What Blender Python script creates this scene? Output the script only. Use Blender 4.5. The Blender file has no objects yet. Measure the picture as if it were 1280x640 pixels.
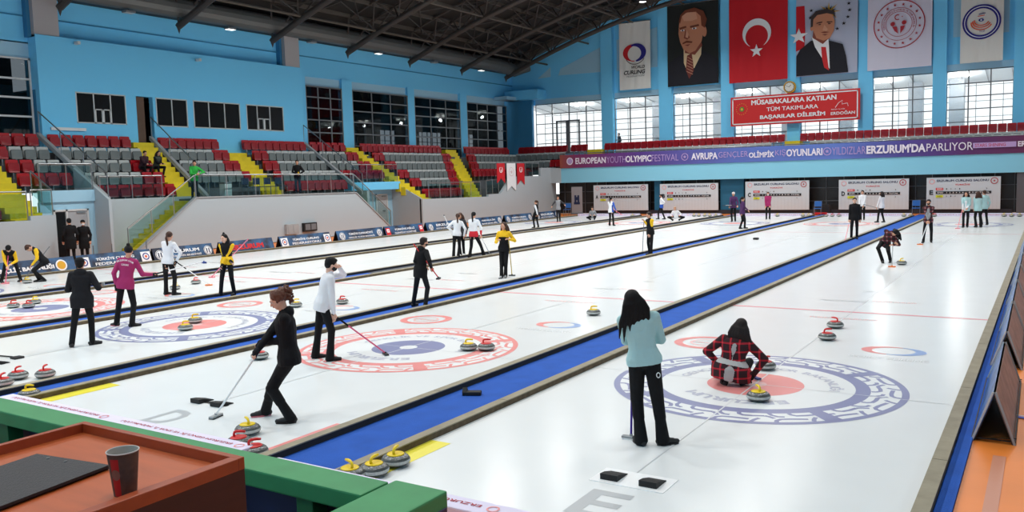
import bpy, bmesh, math, random
import numpy as np
from mathutils import Vector, Matrix
random.seed(7)
PI = math.pi
scn = bpy.context.scene
COL = scn.collection

# ------------------------------------------------------------------ camera
F, YAW, PITCH, ROLL, CH = 1062.82, 0.564808, 0.0907174, -0.0274246, 2.7565
_fwd = Vector((-math.sin(YAW)*math.cos(PITCH), math.cos(YAW)*math.cos(PITCH), -math.sin(PITCH)))
_r0 = Vector((math.cos(YAW), math.sin(YAW), 0)); _u0 = _r0.cross(_fwd)
_rt = math.cos(ROLL)*_r0 + math.sin(ROLL)*_u0
_up = -math.sin(ROLL)*_r0 + math.cos(ROLL)*_u0
CAM = Vector((0, 0, CH))
def ray(px, py): return _fwd + _rt*((px-640)/F) + _up*((320-py)/F)
def G(px, py, z=0.0):
    d = ray(px, py); return CAM + d*((z-CH)/d.z)
def GX(px, py, X):
    d = ray(px, py); return CAM + d*(X/d.x)
def GY(px, py, Y):
    d = ray(px, py); return CAM + d*(Y/d.y)
cd = bpy.data.cameras.new('camera'); cam = bpy.data.objects.new('camera', cd); COL.objects.link(cam)
cd.sensor_width = 36; cd.lens = F/1280*36; cd.clip_start = .05; cd.clip_end = 500
cam.matrix_world = Matrix(((_rt.x, _up.x, -_fwd.x, 0), (_rt.y, _up.y, -_fwd.y, 0), (_rt.z, _up.z, -_fwd.z, CH), (0, 0, 0, 1)))
scn.camera = cam

# ------------------------------------------------------------------ materials
def lin(c):
    out = []
    for v in c:
        v /= 255.0
        out.append(v/12.92 if v <= .04045 else ((v+.055)/1.055)**2.4)
    return tuple(out)+(1,)
MATS = {}
def mat(name, rgb, rough=.6, metal=0, bump=0, bscale=60, var=0, vscale=4, spec=.5, emit=0, stretch=None):
    if name in MATS: return MATS[name]
    m = bpy.data.materials.new(name); m.use_nodes = True; nt = m.node_tree
    b = nt.nodes['Principled BSDF']; c = lin(rgb)
    b.inputs['Base Color'].default_value = c
    b.inputs['Roughness'].default_value = rough; b.inputs['Metallic'].default_value = metal
    b.inputs['Specular IOR Level'].default_value = spec
    m.diffuse_color = c
    tc = nt.nodes.new('ShaderNodeTexCoord'); src = tc.outputs['Object']
    if stretch:
        mp = nt.nodes.new('ShaderNodeMapping'); mp.inputs['Scale'].default_value = stretch
        nt.links.new(src, mp.inputs['Vector']); src = mp.outputs['Vector']
    if var:
        n = nt.nodes.new('ShaderNodeTexNoise'); n.inputs['Scale'].default_value = vscale; n.inputs['Detail'].default_value = 4
        nt.links.new(src, n.inputs['Vector'])
        r = nt.nodes.new('ShaderNodeValToRGB')
        r.color_ramp.elements[0].position = .3; r.color_ramp.elements[1].position = .7
        r.color_ramp.elements[0].color = tuple(x*(1-var) for x in c[:3])+(1,)
        r.color_ramp.elements[1].color = tuple(min(1, x*(1+var)) for x in c[:3])+(1,)
        nt.links.new(n.outputs['Fac'], r.inputs['Fac']); nt.links.new(r.outputs['Color'], b.inputs['Base Color'])
    if bump:
        n = nt.nodes.new('ShaderNodeTexNoise'); n.inputs['Scale'].default_value = bscale; n.inputs['Detail'].default_value = 3
        nt.links.new(src, n.inputs['Vector'])
        bp = nt.nodes.new('ShaderNodeBump'); bp.inputs['Strength'].default_value = bump; bp.inputs['Distance'].default_value = .02
        nt.links.new(n.outputs['Fac'], bp.inputs['Height']); nt.links.new(bp.outputs['Normal'], b.inputs['Normal'])
    if emit:
        b.inputs['Emission Color'].default_value = c; b.inputs['Emission Strength'].default_value = emit
    MATS[name] = m; return m
def glass(name, rgb, fac=.1, rough=.02):
    if name in MATS: return MATS[name]
    m = bpy.data.materials.new(name); m.use_nodes = True; nt = m.node_tree
    for n in list(nt.nodes):
        if n.type != 'OUTPUT_MATERIAL': nt.nodes.remove(n)
    o = [n for n in nt.nodes][0]
    t = nt.nodes.new('ShaderNodeBsdfTransparent'); t.inputs[0].default_value = lin(rgb)
    g = nt.nodes.new('ShaderNodeBsdfGlossy'); g.inputs[0].default_value = (.9, .95, .95, 1); g.inputs['Roughness'].default_value = rough
    x = nt.nodes.new('ShaderNodeMixShader'); x.inputs[0].default_value = fac
    nt.links.new(t.outputs[0], x.inputs[1]); nt.links.new(g.outputs[0], x.inputs[2]); nt.links.new(x.outputs[0], o.inputs[0])
    m.diffuse_color = lin(rgb); MATS[name] = m; return m
def plaid(name, base, line, scale=9.0, thick=.25, line2=None):
    if name in MATS: return MATS[name]
    m = bpy.data.materials.new(name); m.use_nodes = True; nt = m.node_tree
    b = nt.nodes['Principled BSDF']; b.inputs['Roughness'].default_value = .85
    tc = nt.nodes.new('ShaderNodeTexCoord'); sp = nt.nodes.new('ShaderNodeSeparateXYZ'); nt.links.new(tc.outputs['Object'], sp.inputs[0])
    def stripe(out, w):
        a = nt.nodes.new('ShaderNodeMath'); a.operation = 'MULTIPLY'; a.inputs[1].default_value = scale; nt.links.new(out, a.inputs[0])
        f = nt.nodes.new('ShaderNodeMath'); f.operation = 'FRACT'; nt.links.new(a.outputs[0], f.inputs[0])
        l = nt.nodes.new('ShaderNodeMath'); l.operation = 'LESS_THAN'; l.inputs[1].default_value = w; nt.links.new(f.outputs[0], l.inputs[0])
        return l.outputs[0]
    sx = stripe(sp.outputs['X'], thick); sz = stripe(sp.outputs['Z'], thick)
    ad = nt.nodes.new('ShaderNodeMath'); ad.operation = 'ADD'; nt.links.new(sx, ad.inputs[0]); nt.links.new(sz, ad.inputs[1])
    r = nt.nodes.new('ShaderNodeValToRGB'); r.color_ramp.interpolation = 'CONSTANT'
    r.color_ramp.elements[0].color = lin(base); r.color_ramp.elements[1].position = .3; r.color_ramp.elements[1].color = lin(line)
    e = r.color_ramp.elements.new(.75); e.color = lin(line2 or line)
    h = nt.nodes.new('ShaderNodeMath'); h.operation = 'MULTIPLY'; h.inputs[1].default_value = .5
    nt.links.new(ad.outputs[0], h.inputs[0]); nt.links.new(h.outputs[0], r.inputs['Fac']); nt.links.new(r.outputs['Color'], b.inputs['Base Color'])
    m.diffuse_color = lin(base); MATS[name] = m; return m

# ------------------------------------------------------------------ mesh building
class MB:
    """collects faces with materials and links them as one mesh object"""
    def __init__(s): s.v = []; s.f = []; s.m = []; s.mats = []
    def mi(s, m):
        if m not in s.mats: s.mats.append(m)
        return s.mats.index(m)
    def add(s, vs, fs, m):
        o = len(s.v); k = s.mi(m)
        s.v += [tuple(v) for v in vs]
        for f in fs: s.f.append(tuple(i+o for i in f)); s.m.append(k)
        return s
    def box(s, x0, x1, y0, y1, z0, z1, m):
        if x0 > x1: x0, x1 = x1, x0
        if y0 > y1: y0, y1 = y1, y0
        if z0 > z1: z0, z1 = z1, z0
        vs = [(x, y, z) for z in (z0, z1) for y in (y0, y1) for x in (x0, x1)]
        return s.add(vs, [(0, 2, 3, 1), (4, 5, 7, 6), (0, 1, 5, 4), (2, 6, 7, 3), (0, 4, 6, 2), (1, 3, 7, 5)], m)
    def bevbox(s, x0, x1, y0, y1, z0, z1, m, r=.01):
        bm = bmesh.new(); bmesh.ops.create_cube(bm, size=1)
        for v in bm.verts:
            v.co = Vector((x0+(v.co.x+.5)*(x1-x0), y0+(v.co.y+.5)*(y1-y0), z0+(v.co.z+.5)*(z1-z0)))
        bmesh.ops.bevel(bm, geom=list(bm.edges), offset=r, segments=2, affect='EDGES', profile=.6)
        s.addbm(bm, m); bm.free(); return s
    def addbm(s, bm, m):
        bm.verts.ensure_lookup_table()
        s.add([v.co[:] for v in bm.verts], [tuple(v.index for v in f.verts) for f in bm.faces], m)
    def tube(s, pts, r, m, n=8, cap=True):
        pts = [Vector(p) for p in pts]; rs = r if isinstance(r, (list, tuple)) else [r]*len(pts)
        vs = []; prev = None
        for i, p in enumerate(pts):
            t = (pts[min(i+1, len(pts)-1)]-pts[max(i-1, 0)]).normalized()
            a = prev - t*prev.dot(t) if prev is not None else (Vector((0, 0, 1)) if abs(t.z) < .9 else Vector((1, 0, 0)))
            if prev is None: a = a - t*a.dot(t)
            a.normalize(); prev = a; b = t.cross(a)
            for k in range(n):
                an = 2*PI*k/n; vs.append(p+(a*math.cos(an)+b*math.sin(an))*rs[i])
        fs = []
        for i in range(len(pts)-1):
            for k in range(n):
                k2 = (k+1) % n; fs.append((i*n+k, i*n+k2, (i+1)*n+k2, (i+1)*n+k))
        if cap: fs.append(tuple(range(n-1, -1, -1))); fs.append(tuple((len(pts)-1)*n+k for k in range(n)))
        return s.add(vs, fs, m)
    def bar(s, a, b, w, h, m, up=(0, 0, 1)):
        a = Vector(a); b = Vector(b); t = (b-a).normalized(); up = Vector(up)
        sd = t.cross(up); sd.normalize(); u = sd.cross(t)
        vs = [p+sd*(i*w/2)+u*(j*h/2) for p in (a, b) for j in (-1, 1) for i in (-1, 1)]
        return s.add(vs, [(0, 1, 3, 2), (4, 6, 7, 5), (0, 4, 5, 1), (2, 3, 7, 6), (0, 2, 6, 4), (1, 5, 7, 3)], m)
    def lathe(s, prof, m, n=24, at=(0, 0, 0)):
        """prof = [(r, z, material index into m list)]"""
        ms = m if isinstance(m, (list, tuple)) else [m]
        for i in range(len(prof)-1):
            r0, z0 = prof[i][:2]; r1, z1 = prof[i+1][:2]
            mm = ms[prof[i][2] if len(prof[i]) > 2 else 0]
            vs = []; fs = []
            for k in range(n):
                a = 2*PI*k/n
                vs.append((at[0]+r0*math.cos(a), at[1]+r0*math.sin(a), at[2]+z0)); vs.append((at[0]+r1*math.cos(a), at[1]+r1*math.sin(a), at[2]+z1))
            for k in range(n):
                j = (k+1) % n; fs.append((2*k, 2*j, 2*j+1, 2*k+1))
            s.add(vs, fs, mm)
        return s
    def prism(s, poly, axis, a0, a1, m):
        """2D polygon extruded along axis ('x','y','z')"""
        n = len(poly)
        def P(p, a): return {'x': (a, p[0], p[1]), 'y': (p[0], a, p[1]), 'z': (p[0], p[1], a)}[axis]
        vs = [P(p, a0) for p in poly]+[P(p, a1) for p in poly]
        fs = [tuple(range(n)), tuple(range(2*n-1, n-1, -1))]+[(i, i+n, (i+1) % n+n, (i+1) % n) for i in range(n)]
        return s.add(vs, fs, m)
    def xform(s, M, start=0):
        s.v[start:] = [tuple(M @ Vector(v)) for v in s.v[start:]]; return s
    def build(s, name, parent=None, loc=(0, 0, 0), smooth=False, weld=False, origin=False):
        vs = s.v
        if origin and vs:
            xs = np.array(vs); lo = xs.min(0); hi = xs.max(0); c = ((lo[0]+hi[0])/2, (lo[1]+hi[1])/2, lo[2])
            vs = (xs-np.array(c)).tolist(); loc = c
        me = bpy.data.meshes.new(name); me.from_pydata(vs, [], s.f)
        for m in s.mats: me.materials.append(m)
        me.polygons.foreach_set('material_index', s.m)
        if weld or not smooth:
            bm = bmesh.new(); bm.from_mesh(me)
            if weld: bmesh.ops.remove_doubles(bm, verts=bm.verts, dist=1e-5)
            if len(s.f) < 20000: bmesh.ops.recalc_face_normals(bm, faces=bm.faces)
            bm.to_mesh(me); bm.free()
        if smooth: me.polygons.foreach_set('use_smooth', [True]*len(me.polygons))
        me.update()
        o = bpy.data.objects.new(name, me); COL.objects.link(o); o.location = loc
        if parent: o.parent = parent
        return o
def smooth_angle(o, deg=40):
    me = o.data; me.polygons.foreach_set('use_smooth', [True]*len(me.polygons))
    bm = bmesh.new(); bm.from_mesh(me); lim = math.radians(deg)
    for e in bm.edges:
        if len(e.link_faces) == 2 and e.calc_face_angle(0) > lim: e.smooth = False
    bm.to_mesh(me); bm.free()
def empty(name, loc=(0, 0, 0), rz=0):
    o = bpy.data.objects.new(name, None); COL.objects.link(o); o.location = loc; o.rotation_euler = (0, 0, rz)
    o.empty_display_size = .1; return o
def tag(o, label=None, cat=None, group=None, kind=None):
    if label: o['label'] = label
    if cat: o['category'] = cat
    if group: o['group'] = group
    if kind: o['kind'] = kind
    return o
def struct(o, label=None): o['kind'] = 'structure'; return tag(o, label)
def copy_tree(o, parent=None):
    c = o.copy(); COL.objects.link(c); c.parent = parent
    for ch in list(o.children): copy_tree(ch, c)
    return c

# ------------------------------------------------------------------ flat prints (logos, lettering, portraits)
_txt = {}
def text_mesh(body, bold=0.0):
    key = (body, bold)
    if key in _txt: return _txt[key]
    cu = bpy.data.curves.new('t', 'FONT'); cu.body = body; cu.size = 1; cu.offset = bold; cu.resolution_u = 3
    ob = bpy.data.objects.new('t', cu); COL.objects.link(ob)
    dg = bpy.context.evaluated_depsgraph_get(); dg.update()
    me = bpy.data.meshes.new_from_object(ob.evaluated_get(dg))
    vs = [(v.co.x, v.co.y) for v in me.vertices]; fs = [tuple(p.vertices) for p in me.polygons]
    bpy.data.objects.remove(ob); bpy.data.curves.remove(cu); bpy.data.meshes.remove(me)
    if bold > 0 and 'M' in body:                     # the thickened M is filled wrongly by the font engine: refill it
        par = list(range(len(vs)))
        def root(i):
            while par[i] != i: par[i] = par[par[i]]; i = par[i]
            return i
        for f in fs:
            for q in f[1:]: par[root(q)] = root(f[0])
        comp = {}
        for i in range(len(vs)): comp.setdefault(root(i), []).append(i)
        for r_, ids in comp.items():
            own = [f for f in fs if root(f[0]) == r_]
            if len(ids) == 15 and len(own) == 17:
                ids = sorted(ids); fs = [f for f in fs if root(f[0]) != r_]
                fs += [tuple(ids[q] for q in t) for t in ((0, 14, 13, 12, 1), (8, 7, 6, 10, 9), (6, 4, 11, 10), (3, 1, 12, 11), (4, 3, 11))]
    _txt[key] = (vs, fs); return vs, fs
class Canvas:
    """flat print: shapes in 2D, each layer a little in front of the one before"""
    def __init__(s, step=.0015): s.mb = MB(); s.step = step; s.k = 0
    def poly(s, pts, m, layer=None):
        z = s.k*s.step if layer is None else layer*s.step
        s.mb.add([(x, y, z) for x, y in pts], [tuple(range(len(pts)))], m); s.k += layer is None; return s
    def rect(s, x0, y0, x1, y1, m, layer=None): return s.poly([(x0, y0), (x1, y0), (x1, y1), (x0, y1)], m, layer)
    def disc(s, cx, cy, r, m, ry=None, n=32, layer=None, rot=0):
        ry = ry or r; c, sn = math.cos(rot), math.sin(rot)
        P = []
        for i in range(n):
            a = 2*PI*i/n; x, y = r*math.cos(a), ry*math.sin(a); P.append((cx+x*c-y*sn, cy+x*sn+y*c))
        return s.poly(P, m, layer)
    def arc(s, cx, cy, r0, r1, a0, a1, m, n=48, layer=None, ky=1.0, taper=None):
        z = (s.k if layer is None else layer)*s.step; vs = []; fs = []
        for i in range(n+1):
            t = i/n; a = a0+(a1-a0)*t; q0, q1 = r0, r1
            if taper: w = taper(t); mid = (r0+r1)/2; q0 = mid-(r1-r0)/2*w; q1 = mid+(r1-r0)/2*w
            for r in (q0, q1): vs.append((cx+r*math.cos(a), cy+r*math.sin(a)*ky, z))
        for i in range(n): fs.append((2*i, 2*i+1, 2*i+3, 2*i+2))
        s.mb.add(vs, fs, m); s.k += layer is None; return s
    def ring(s, cx, cy, r0, r1, m, n=64, layer=None, ky=1.0): return s.arc(cx, cy, r0, r1, 0, 2*PI, m, n, layer, ky)
    def star(s, cx, cy, r, m, rot=PI/2, k=.4, n=5, layer=None):
        return s.poly([(cx+(r if i % 2 == 0 else r*k)*math.cos(rot+PI*i/n), cy+(r if i % 2 == 0 else r*k)*math.sin(rot+PI*i/n)) for i in range(2*n)], m, layer)
    def line(s, pts, w, m, layer=None):
        z = (s.k if layer is None else layer)*s.step; vs = []; fs = []
        P = [Vector((p[0], p[1])) for p in pts]
        for i, p in enumerate(P):
            t = (P[min(i+1, len(P)-1)]-P[max(i-1, 0)]).normalized(); nn = Vector((-t.y, t.x))*(w/2)
            vs.append((p.x+nn.x, p.y+nn.y, z)); vs.append((p.x-nn.x, p.y-nn.y, z))
        for i in range(len(P)-1): fs.append((2*i, 2*i+1, 2*i+3, 2*i+2))
        s.mb.add(vs, fs, m); s.k += layer is None; return s
    def text(s, body, x, y, w, h, m, bold=.0, layer=None, slant=0):
        """lettering fitted into the box with lower left corner x, y"""
        vs, fs = text_mesh(body, bold)
        if not vs: return s
        a = np.array(vs); lo = a.min(0); hi = a.max(0); sc = (w/(hi[0]-lo[0]), h/(hi[1]-lo[1]))
        z = (s.k if layer is None else layer)*s.step
        s.mb.add([(x+(p[0]-lo[0])*sc[0]+slant*(p[1]-lo[1])*sc[1], y+(p[1]-lo[1])*sc[1], z) for p in vs], fs, m); s.k += layer is None; return s
    def arctext(s, body, cx, cy, r, size, m, a_mid, bold=.02, layer=None, inward=False, squash=1.0):
        """letters along a circle, clockwise, tops outward (or anticlockwise, tops inward)"""
        z = (s.k if layer is None else layer)*s.step
        adv = [(.3 if ch == ' ' else (.32 if ch in 'Iİ.' else .68))*size*squash for ch in body]; tot = sum(adv); pos = -tot/2
        for ch, ad in zip(body, adv):
            t = pos+ad/2; pos += ad
            if ch == ' ': continue
            vs, fs = text_mesh(ch, bold); a = np.array(vs); cxm = (a[:, 0].min()+a[:, 0].max())/2
            an = a_mid+(t/r if inward else -t/r); rot = an+PI/2 if inward else an-PI/2
            c, sn = math.cos(rot), math.sin(rot); px, py = cx+r*math.cos(an), cy+r*math.sin(an)
            out = []
            for p in vs:
                x = (p[0]-cxm)*size*squash; y = (p[1]-.35)*size
                out.append((px+x*c-y*sn, py+x*sn+y*c, z))
            s.mb.add(out, fs, m)
        s.k += layer is None; return s
    def place(s, name, origin, xdir, ydir, parent=None, fix=False):
        """plane placed with its local x along xdir, y along ydir, facing xdir x ydir"""
        x = Vector(xdir).normalized(); y = Vector(ydir).normalized(); n = x.cross(y)
        M = Matrix(((x.x, y.x, n.x, origin[0]), (x.y, y.y, n.y, origin[1]), (x.z, y.z, n.z, origin[2]), (0, 0, 0, 1)))
        if fix and parent: M = parent.matrix_world.inverted() @ M
        vs = s.mb.v; s.mb.v = [tuple(M @ Vector(v)) for v in vs]
        me = bpy.data.meshes.new(name); me.from_pydata(s.mb.v, [], s.mb.f)
        for m in s.mb.mats: me.materials.append(m)
        me.polygons.foreach_set('material_index', s.mb.m); me.update()
        o = bpy.data.objects.new(name, me); COL.objects.link(o)
        if parent: o.parent = parent
        return o
def att(o, parent):
    """child of a thing while its mesh stays in world coordinates"""
    o.parent = parent
    o.matrix_parent_inverse = (Matrix.Translation(parent.location) @ parent.rotation_euler.to_matrix().to_4x4()).inverted()
    return o

M_blue = mat('wall_blue', (116, 208, 252), .75, bump=.15, bscale=30)
M_bluel = mat('wall_pale_blue', (160, 204, 226), .75)
M_blued = mat('wall_deep_blue', (52, 128, 172), .75)  # darker wall blue; on the corner wall it carries the shade
M_white = mat('wall_white', (172, 184, 190), .8, bump=.1, bscale=20)
M_conc = mat('terrace_concrete', (92, 96, 100), .85, var=.12, vscale=2)
M_par = mat('parapet_grey', (158, 162, 164), .8, var=.06)
M_yel = mat('stair_yellow', (222, 200, 28), .6, var=.1, vscale=3)
M_steel = mat('rail_steel', (150, 154, 156), .3, metal=.8)
M_frame = mat('window_frame_white', (205, 208, 208), .4)
M_frameg = mat('window_frame_grey', (112, 116, 120), .4)
M_dark = mat('dark_glazing', (24, 26, 28), .25, spec=.12)
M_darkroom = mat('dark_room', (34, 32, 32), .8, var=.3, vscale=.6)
M_glassr = glass('rail_glass', (222, 236, 236), .025)
M_pane = glass('window_glass', (250, 252, 252), .04)
M_panel = glass('window_glass_side', (150, 156, 160), .02, .01)
M_black = mat('black_matt', (18, 18, 20), .6)
M_ink = mat('print_black', (22, 22, 26), .7)
M_paper = mat('print_white', (232, 234, 236), .7)
M_red = mat('print_red', (200, 28, 34), .7)
M_navy = mat('print_navy', (22, 40, 78), .6)
M_roofm = mat('roof_steel', (62, 57, 54), .6)
M_rooft = mat('roof_steel_light', (88, 82, 74), .6)
M_roofs = mat('roof_sheet', (40, 38, 36), .8, var=.2, vscale=.7)

# ---- ground slab and orange floor, carpet walkways
XE, DX, YT, HW = -3.19, 5.65, 10.87, 2.33
Y0, Y1 = 5.52, 53.4
CX = [XE-DX*i for i in range(5)]          # sheets E, D, C, B, A
CX[1] = -8.98; 
M_orange = mat('floor_orange', (238, 134, 54), .42, var=.07, vscale=1.2, bump=.05, bscale=15)
M_carpet = mat('carpet_blue', (22, 84, 178), .9, var=.1, vscale=3, bump=.3, bscale=120)
M_curb = mat('curb_tan', (150, 142, 122), .8, var=.12, vscale=6)
M_curbd = mat('curb_black_side', (34, 33, 33), .8)
M_curbb = mat('curb_brown_side', (92, 78, 58), .9, var=.3, vscale=12)
b = MB(); b.box(-38.5, 9, -4, 62, -.32, -.03, M_orange)
struct(b.build('floor'))
M_ice = mat('ice', (236, 240, 240), .22, var=.012, vscale=1.5, spec=.45)
# letters, rings and adverts frozen into the ice
I_red = mat('ice_paint_red', (238, 148, 144), .3); I_redf = mat('ice_paint_faint_red', (240, 190, 188), .3)
I_blue = mat('ice_paint_blue', (138, 143, 182), .3); I_bluef = mat('ice_paint_pale_blue', (150, 176, 222), .3)
I_white = mat('ice_paint_white', (236, 240, 240), .3); I_grey = mat('ice_paint_grey', (186, 190, 192), .3)
I_greyf = mat('ice_paint_faint_grey', (226, 229, 231), .3); I_yel = mat('ice_paint_yellow', (240, 228, 74), .3)
I_redl = mat('ice_hog_line', (240, 150, 158), .3)
ring_cols = [(I_blue, I_red), (I_red, I_blue), (I_blue, I_red), (I_red, I_blue), (I_blue, I_red)]
letters = 'EDCBA'
def house(c, cx, cy, outer, inner, near=True):
    R = 1.829
    if not near:                                   # seen at a grazing angle, the same ring without lettering
        pass
    c.disc(cx, cy, R, outer, n=96, layer=1)
    c.disc(cx, cy, 1.22, I_white, n=72, layer=2)
    c.ring(cx, cy, 1.395, 1.745, I_white, 96, layer=2)
    n = 16
    for i in range(n):
        a0 = 2*PI*i/n; da = 2*PI/n
        for P, w_ in (([(.06, 1.745), (.08, 1.68), (.16, 1.635), (.32, 1.625), (.52, 1.64), (.62, 1.655)], .052), ([(.40, 1.40), (.42, 1.46), (.50, 1.505), (.68, 1.51), (.90, 1.50)], .052),
                      ([(.90, 1.50), (.98, 1.53), (1.06, 1.60)], .05), ([(.00, 1.39), (.04, 1.47), (.14, 1.53), (.26, 1.54)], .05), ([(.66, 1.745), (.72, 1.66), (.80, 1.60)], .05)):
            c.line([(cx+r*math.cos(a0+t*da), cy+r*math.sin(a0+t*da)) for t, r in P], w_, outer, layer=3)
    for i in range(4):
        a = PI/4+i*PI/2; c.arc(cx, cy, 1.38, 1.75, a-.06, a+.06, outer, 6, layer=4)
    c.disc(cx, cy, .61, inner, n=48, layer=3)
    c.disc(cx, cy, .15, I_redf if inner is I_red else I_white, n=24, layer=4)
    if near:
        m = mat('ice_paint_lettering', (190, 194, 210), .3)
        c.arctext('GENÇLİK VE SPOR BAKANLIĞI', cx, cy, .98, .17, m, PI/2, .03, layer=4, squash=1.2)
        c.arctext('ERZURUM', cx, cy, .93, .22, m, -PI/2, .04, layer=4, squash=1.3)
    c.line([(cx, cy-4), (cx, cy+6.4)], .02, I_greyf, layer=4.5)
    c.line([(cx-HW, cy), (cx+HW, cy)], .015, I_greyf, layer=4.5)
def swoosh(c, x, y, s=1.0):
    c.arc(x, y, .30*s, .46*s, PI*.42, PI*1.45, I_red, 24, layer=1, ky=.75, taper=lambda t: .25+.75*math.sin(PI*t))
    c.arc(x, y, .30*s, .46*s, -PI*.55, PI*.42, I_bluef, 24, layer=1, ky=.75, taper=lambda t: .25+.75*math.sin(PI*t))
    c.text('WORLD CURLING', x-.55*s, y-.68*s, 1.1*s, .16*s, I_greyf, .01, layer=1)
for i, cx in enumerate(CX):
    b = MB(); b.box(cx-HW, cx+HW, Y0, Y1, -.10, 0, M_ice)
    L = letters[i]
    s = b.build('ice_sheet'); s['kind'] = 'structure'; s['label'] = 'white ice of curling sheet %s' % L
    c = Canvas(step=.0008)
    house(c, cx, YT, *ring_cols[i], near=i < 4)
    house(c, cx, YT+34.75, *ring_cols[i], near=False)
    att(c.place('house_rings', (0, 0, .0012), (1, 0, 0), (0, 1, 0)), s)
    c = Canvas(step=.0008)
    for hy in (YT+6.4, YT+28.35): c.rect(cx-HW, hy-.05, cx+HW, hy+.05, I_redl, layer=1)
    c.text(L, cx-.16, 5.96, .40, .58, I_grey, .02, layer=1)
    c.rect(cx-HW, 5.75, cx-HW+.26, 7.0, I_yel, layer=1); c.rect(cx+HW-.24, 5.7, cx+HW, 7.0, I_red, layer=1)
    c.ring(cx-1.5, YT+2.4, .38, .52, I_red, 32, layer=1); c.ring(cx-1.5, YT+2.4, .22, .26, I_redf, 32, layer=1)
    c.text('TÜRKİYE', cx-1.8, YT+2.33, .6, .12, I_redf, .02, layer=2)
    swoosh(c, cx+1.25, YT+2.9)
    for (x0, x1, y, m) in ((-.62, .6, YT+5.6, I_redf), (-.9, .02, YT+7.85, I_grey), (.1, .95, YT+8.0, I_redf), (-.35, .35, YT+9.5, I_grey),
                           (-.9, .5, YT+26.0, I_greyf), (-.6, .8, YT+24.4, I_greyf), (-.5, .6, YT+30.6, I_greyf), (-.9, .9, YT+29.4, I_grey)):
        c.text('TÜRKİYE CURLING', cx+x0, y-.09, x1-x0, .2, m, .02, layer=1)
    c.line([(cx, YT+6.4), (cx, YT+28.4)], .02, I_greyf, layer=1)
    att(c.place('ice_markings', (0, 0, .0012), (1, 0, 0), (0, 1, 0)), s)
# curbs and carpet strips between the sheets
def curb(x0, x1, left_side=None, right_side=None, h=.075):
    b = MB(); n = 16; L = (Y1-Y0)/n
    for k in range(n):
        b.box(x0, x1, Y0+k*L+.006, Y0+(k+1)*L-.006, h-.012, h, M_curb)
    b.box(x0+.004, x1-.02, Y0, Y1, -.03, h-.013, M_curbb)
    b.box(x1-.02, x1-.003, Y0, Y1, -.03, h-.013, right_side or M_curbb)
    return b
edges = []
gaps = []
for i in range(4):
    gaps.append((CX[i+1]+HW, CX[i]-HW))
for gi, (xa, xb) in enumerate(gaps):
    nm = 'between sheets %s and %s' % (letters[gi+1], letters[gi])
    s = curb(xa, xa+.12, right_side=M_curbd).build('ice_curb'); s['kind'] = 'structure'; s['label'] = 'tan foam curb with black side, left one '+nm
    s = curb(xb-.12, xb).build('ice_curb'); s['kind'] = 'structure'; s['label'] = 'tan foam curb with dirty side, right one '+nm
    b = MB(); b.box(xa+.12, xb-.12, Y0-.1, Y1+2, -.04, -.004, M_carpet)
    if gi >= 2:                                     # the narrow far walkways are dark rubber
        b.box(xa+.2, xb-.2, Y0+14, Y1, -.004, .012, mat('rubber_grey', (72, 78, 88), .8))
    s = b.build('walkway_carpet'); s['kind'] = 'structure'; s['label'] = 'blue carpet walkway '+nm
xr = CX[0]+HW
s = curb(xr, xr+.13).build('ice_curb'); s['kind'] = 'structure'; s['label'] = 'tan foam curb along the right edge of the ice'
xl = CX[4]-HW
s = curb(xl-.12, xl, right_side=M_curbb).build('ice_curb'); s['kind'] = 'structure'; s['label'] = 'tan foam curb along the left edge of the ice'
b = MB(); b.box(xr+.13, xr+.26, Y0-1, Y1+1, -.03, .004, M_carpet)
s = b.build('walkway_carpet'); s['kind'] = 'structure'; s['label'] = 'narrow blue carpet strip beside the orange floor'
c = Canvas(); c.rect(-.40, 5.6, -.29, 9.2, mat('floor_tape', (206, 138, 110), .4)); 
s = c.place('floor_tape', (0, 0, -.026), (1, 0, 0), (0, 1, 0)); s['kind'] = 'structure'

# ---- left stand: terrace of six rows, X of the seat backs and Z of their tops
XB = lambda k: -32.9-.78*k
ZT = [2.27, 2.95, 3.50, 4.06, 4.63, 5.22]
ZP = [z-.80 for z in ZT]
def terrace(y0, y1, k0, zbot=0.0, ends=None):
    b = MB()
    for k in range(k0, 6):
        ya = y0 if not callable(y0) else y0(k); yb = y1 if not callable(y1) else y1(k)
        b.box(XB(k)-.15, XB(k)+.63 if k > k0 else XB(k)+(.85 if k0 == 0 else .66), ya, yb, zbot, ZP[k], M_conc)
    b.box(-37.3, XB(5)-.15, ya, yb, zbot, ZP[5]+.02, M_conc)
    return b
def T4a(k): return 40.5-(40.5-39.2)*k/5
def T4b(k): return 41.7-(41.7-40.5)*k/5
def T5a(k): return 45.8+(49.8-45.8)*k/5
def T5b(k): return 47.75+(51.4-47.4)*k/5
BL = [  # y0, y1, first row, bottom, description for labels
    (13.0, 16.6, 0, 0, 'left of leftmost stairs'),
    (18.0, 20.35, 2, 2.75, 'above left doorway'),
    (20.65, 24.7, 1, 0, 'left of green-jacket stairs'),
    (26.1, 29.7, 1, 0, 'right of green-jacket stairs'),
    (31.2, 35.85, 1, 0, 'behind black-clad railing man'),
    (36.15, T4a, 2, 2.75, 'above second doorway'),
    (T4b, T5a, 0, 0, 'in middle block'),
    (T5b, 57.9, 0, 0, 'behind hanging flags'),
]
for (a, bb, k0, zb, d) in BL:
    o = terrace(a, bb, k0, zb).build('terrace_steps'); o['kind'] = 'structure'
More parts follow.
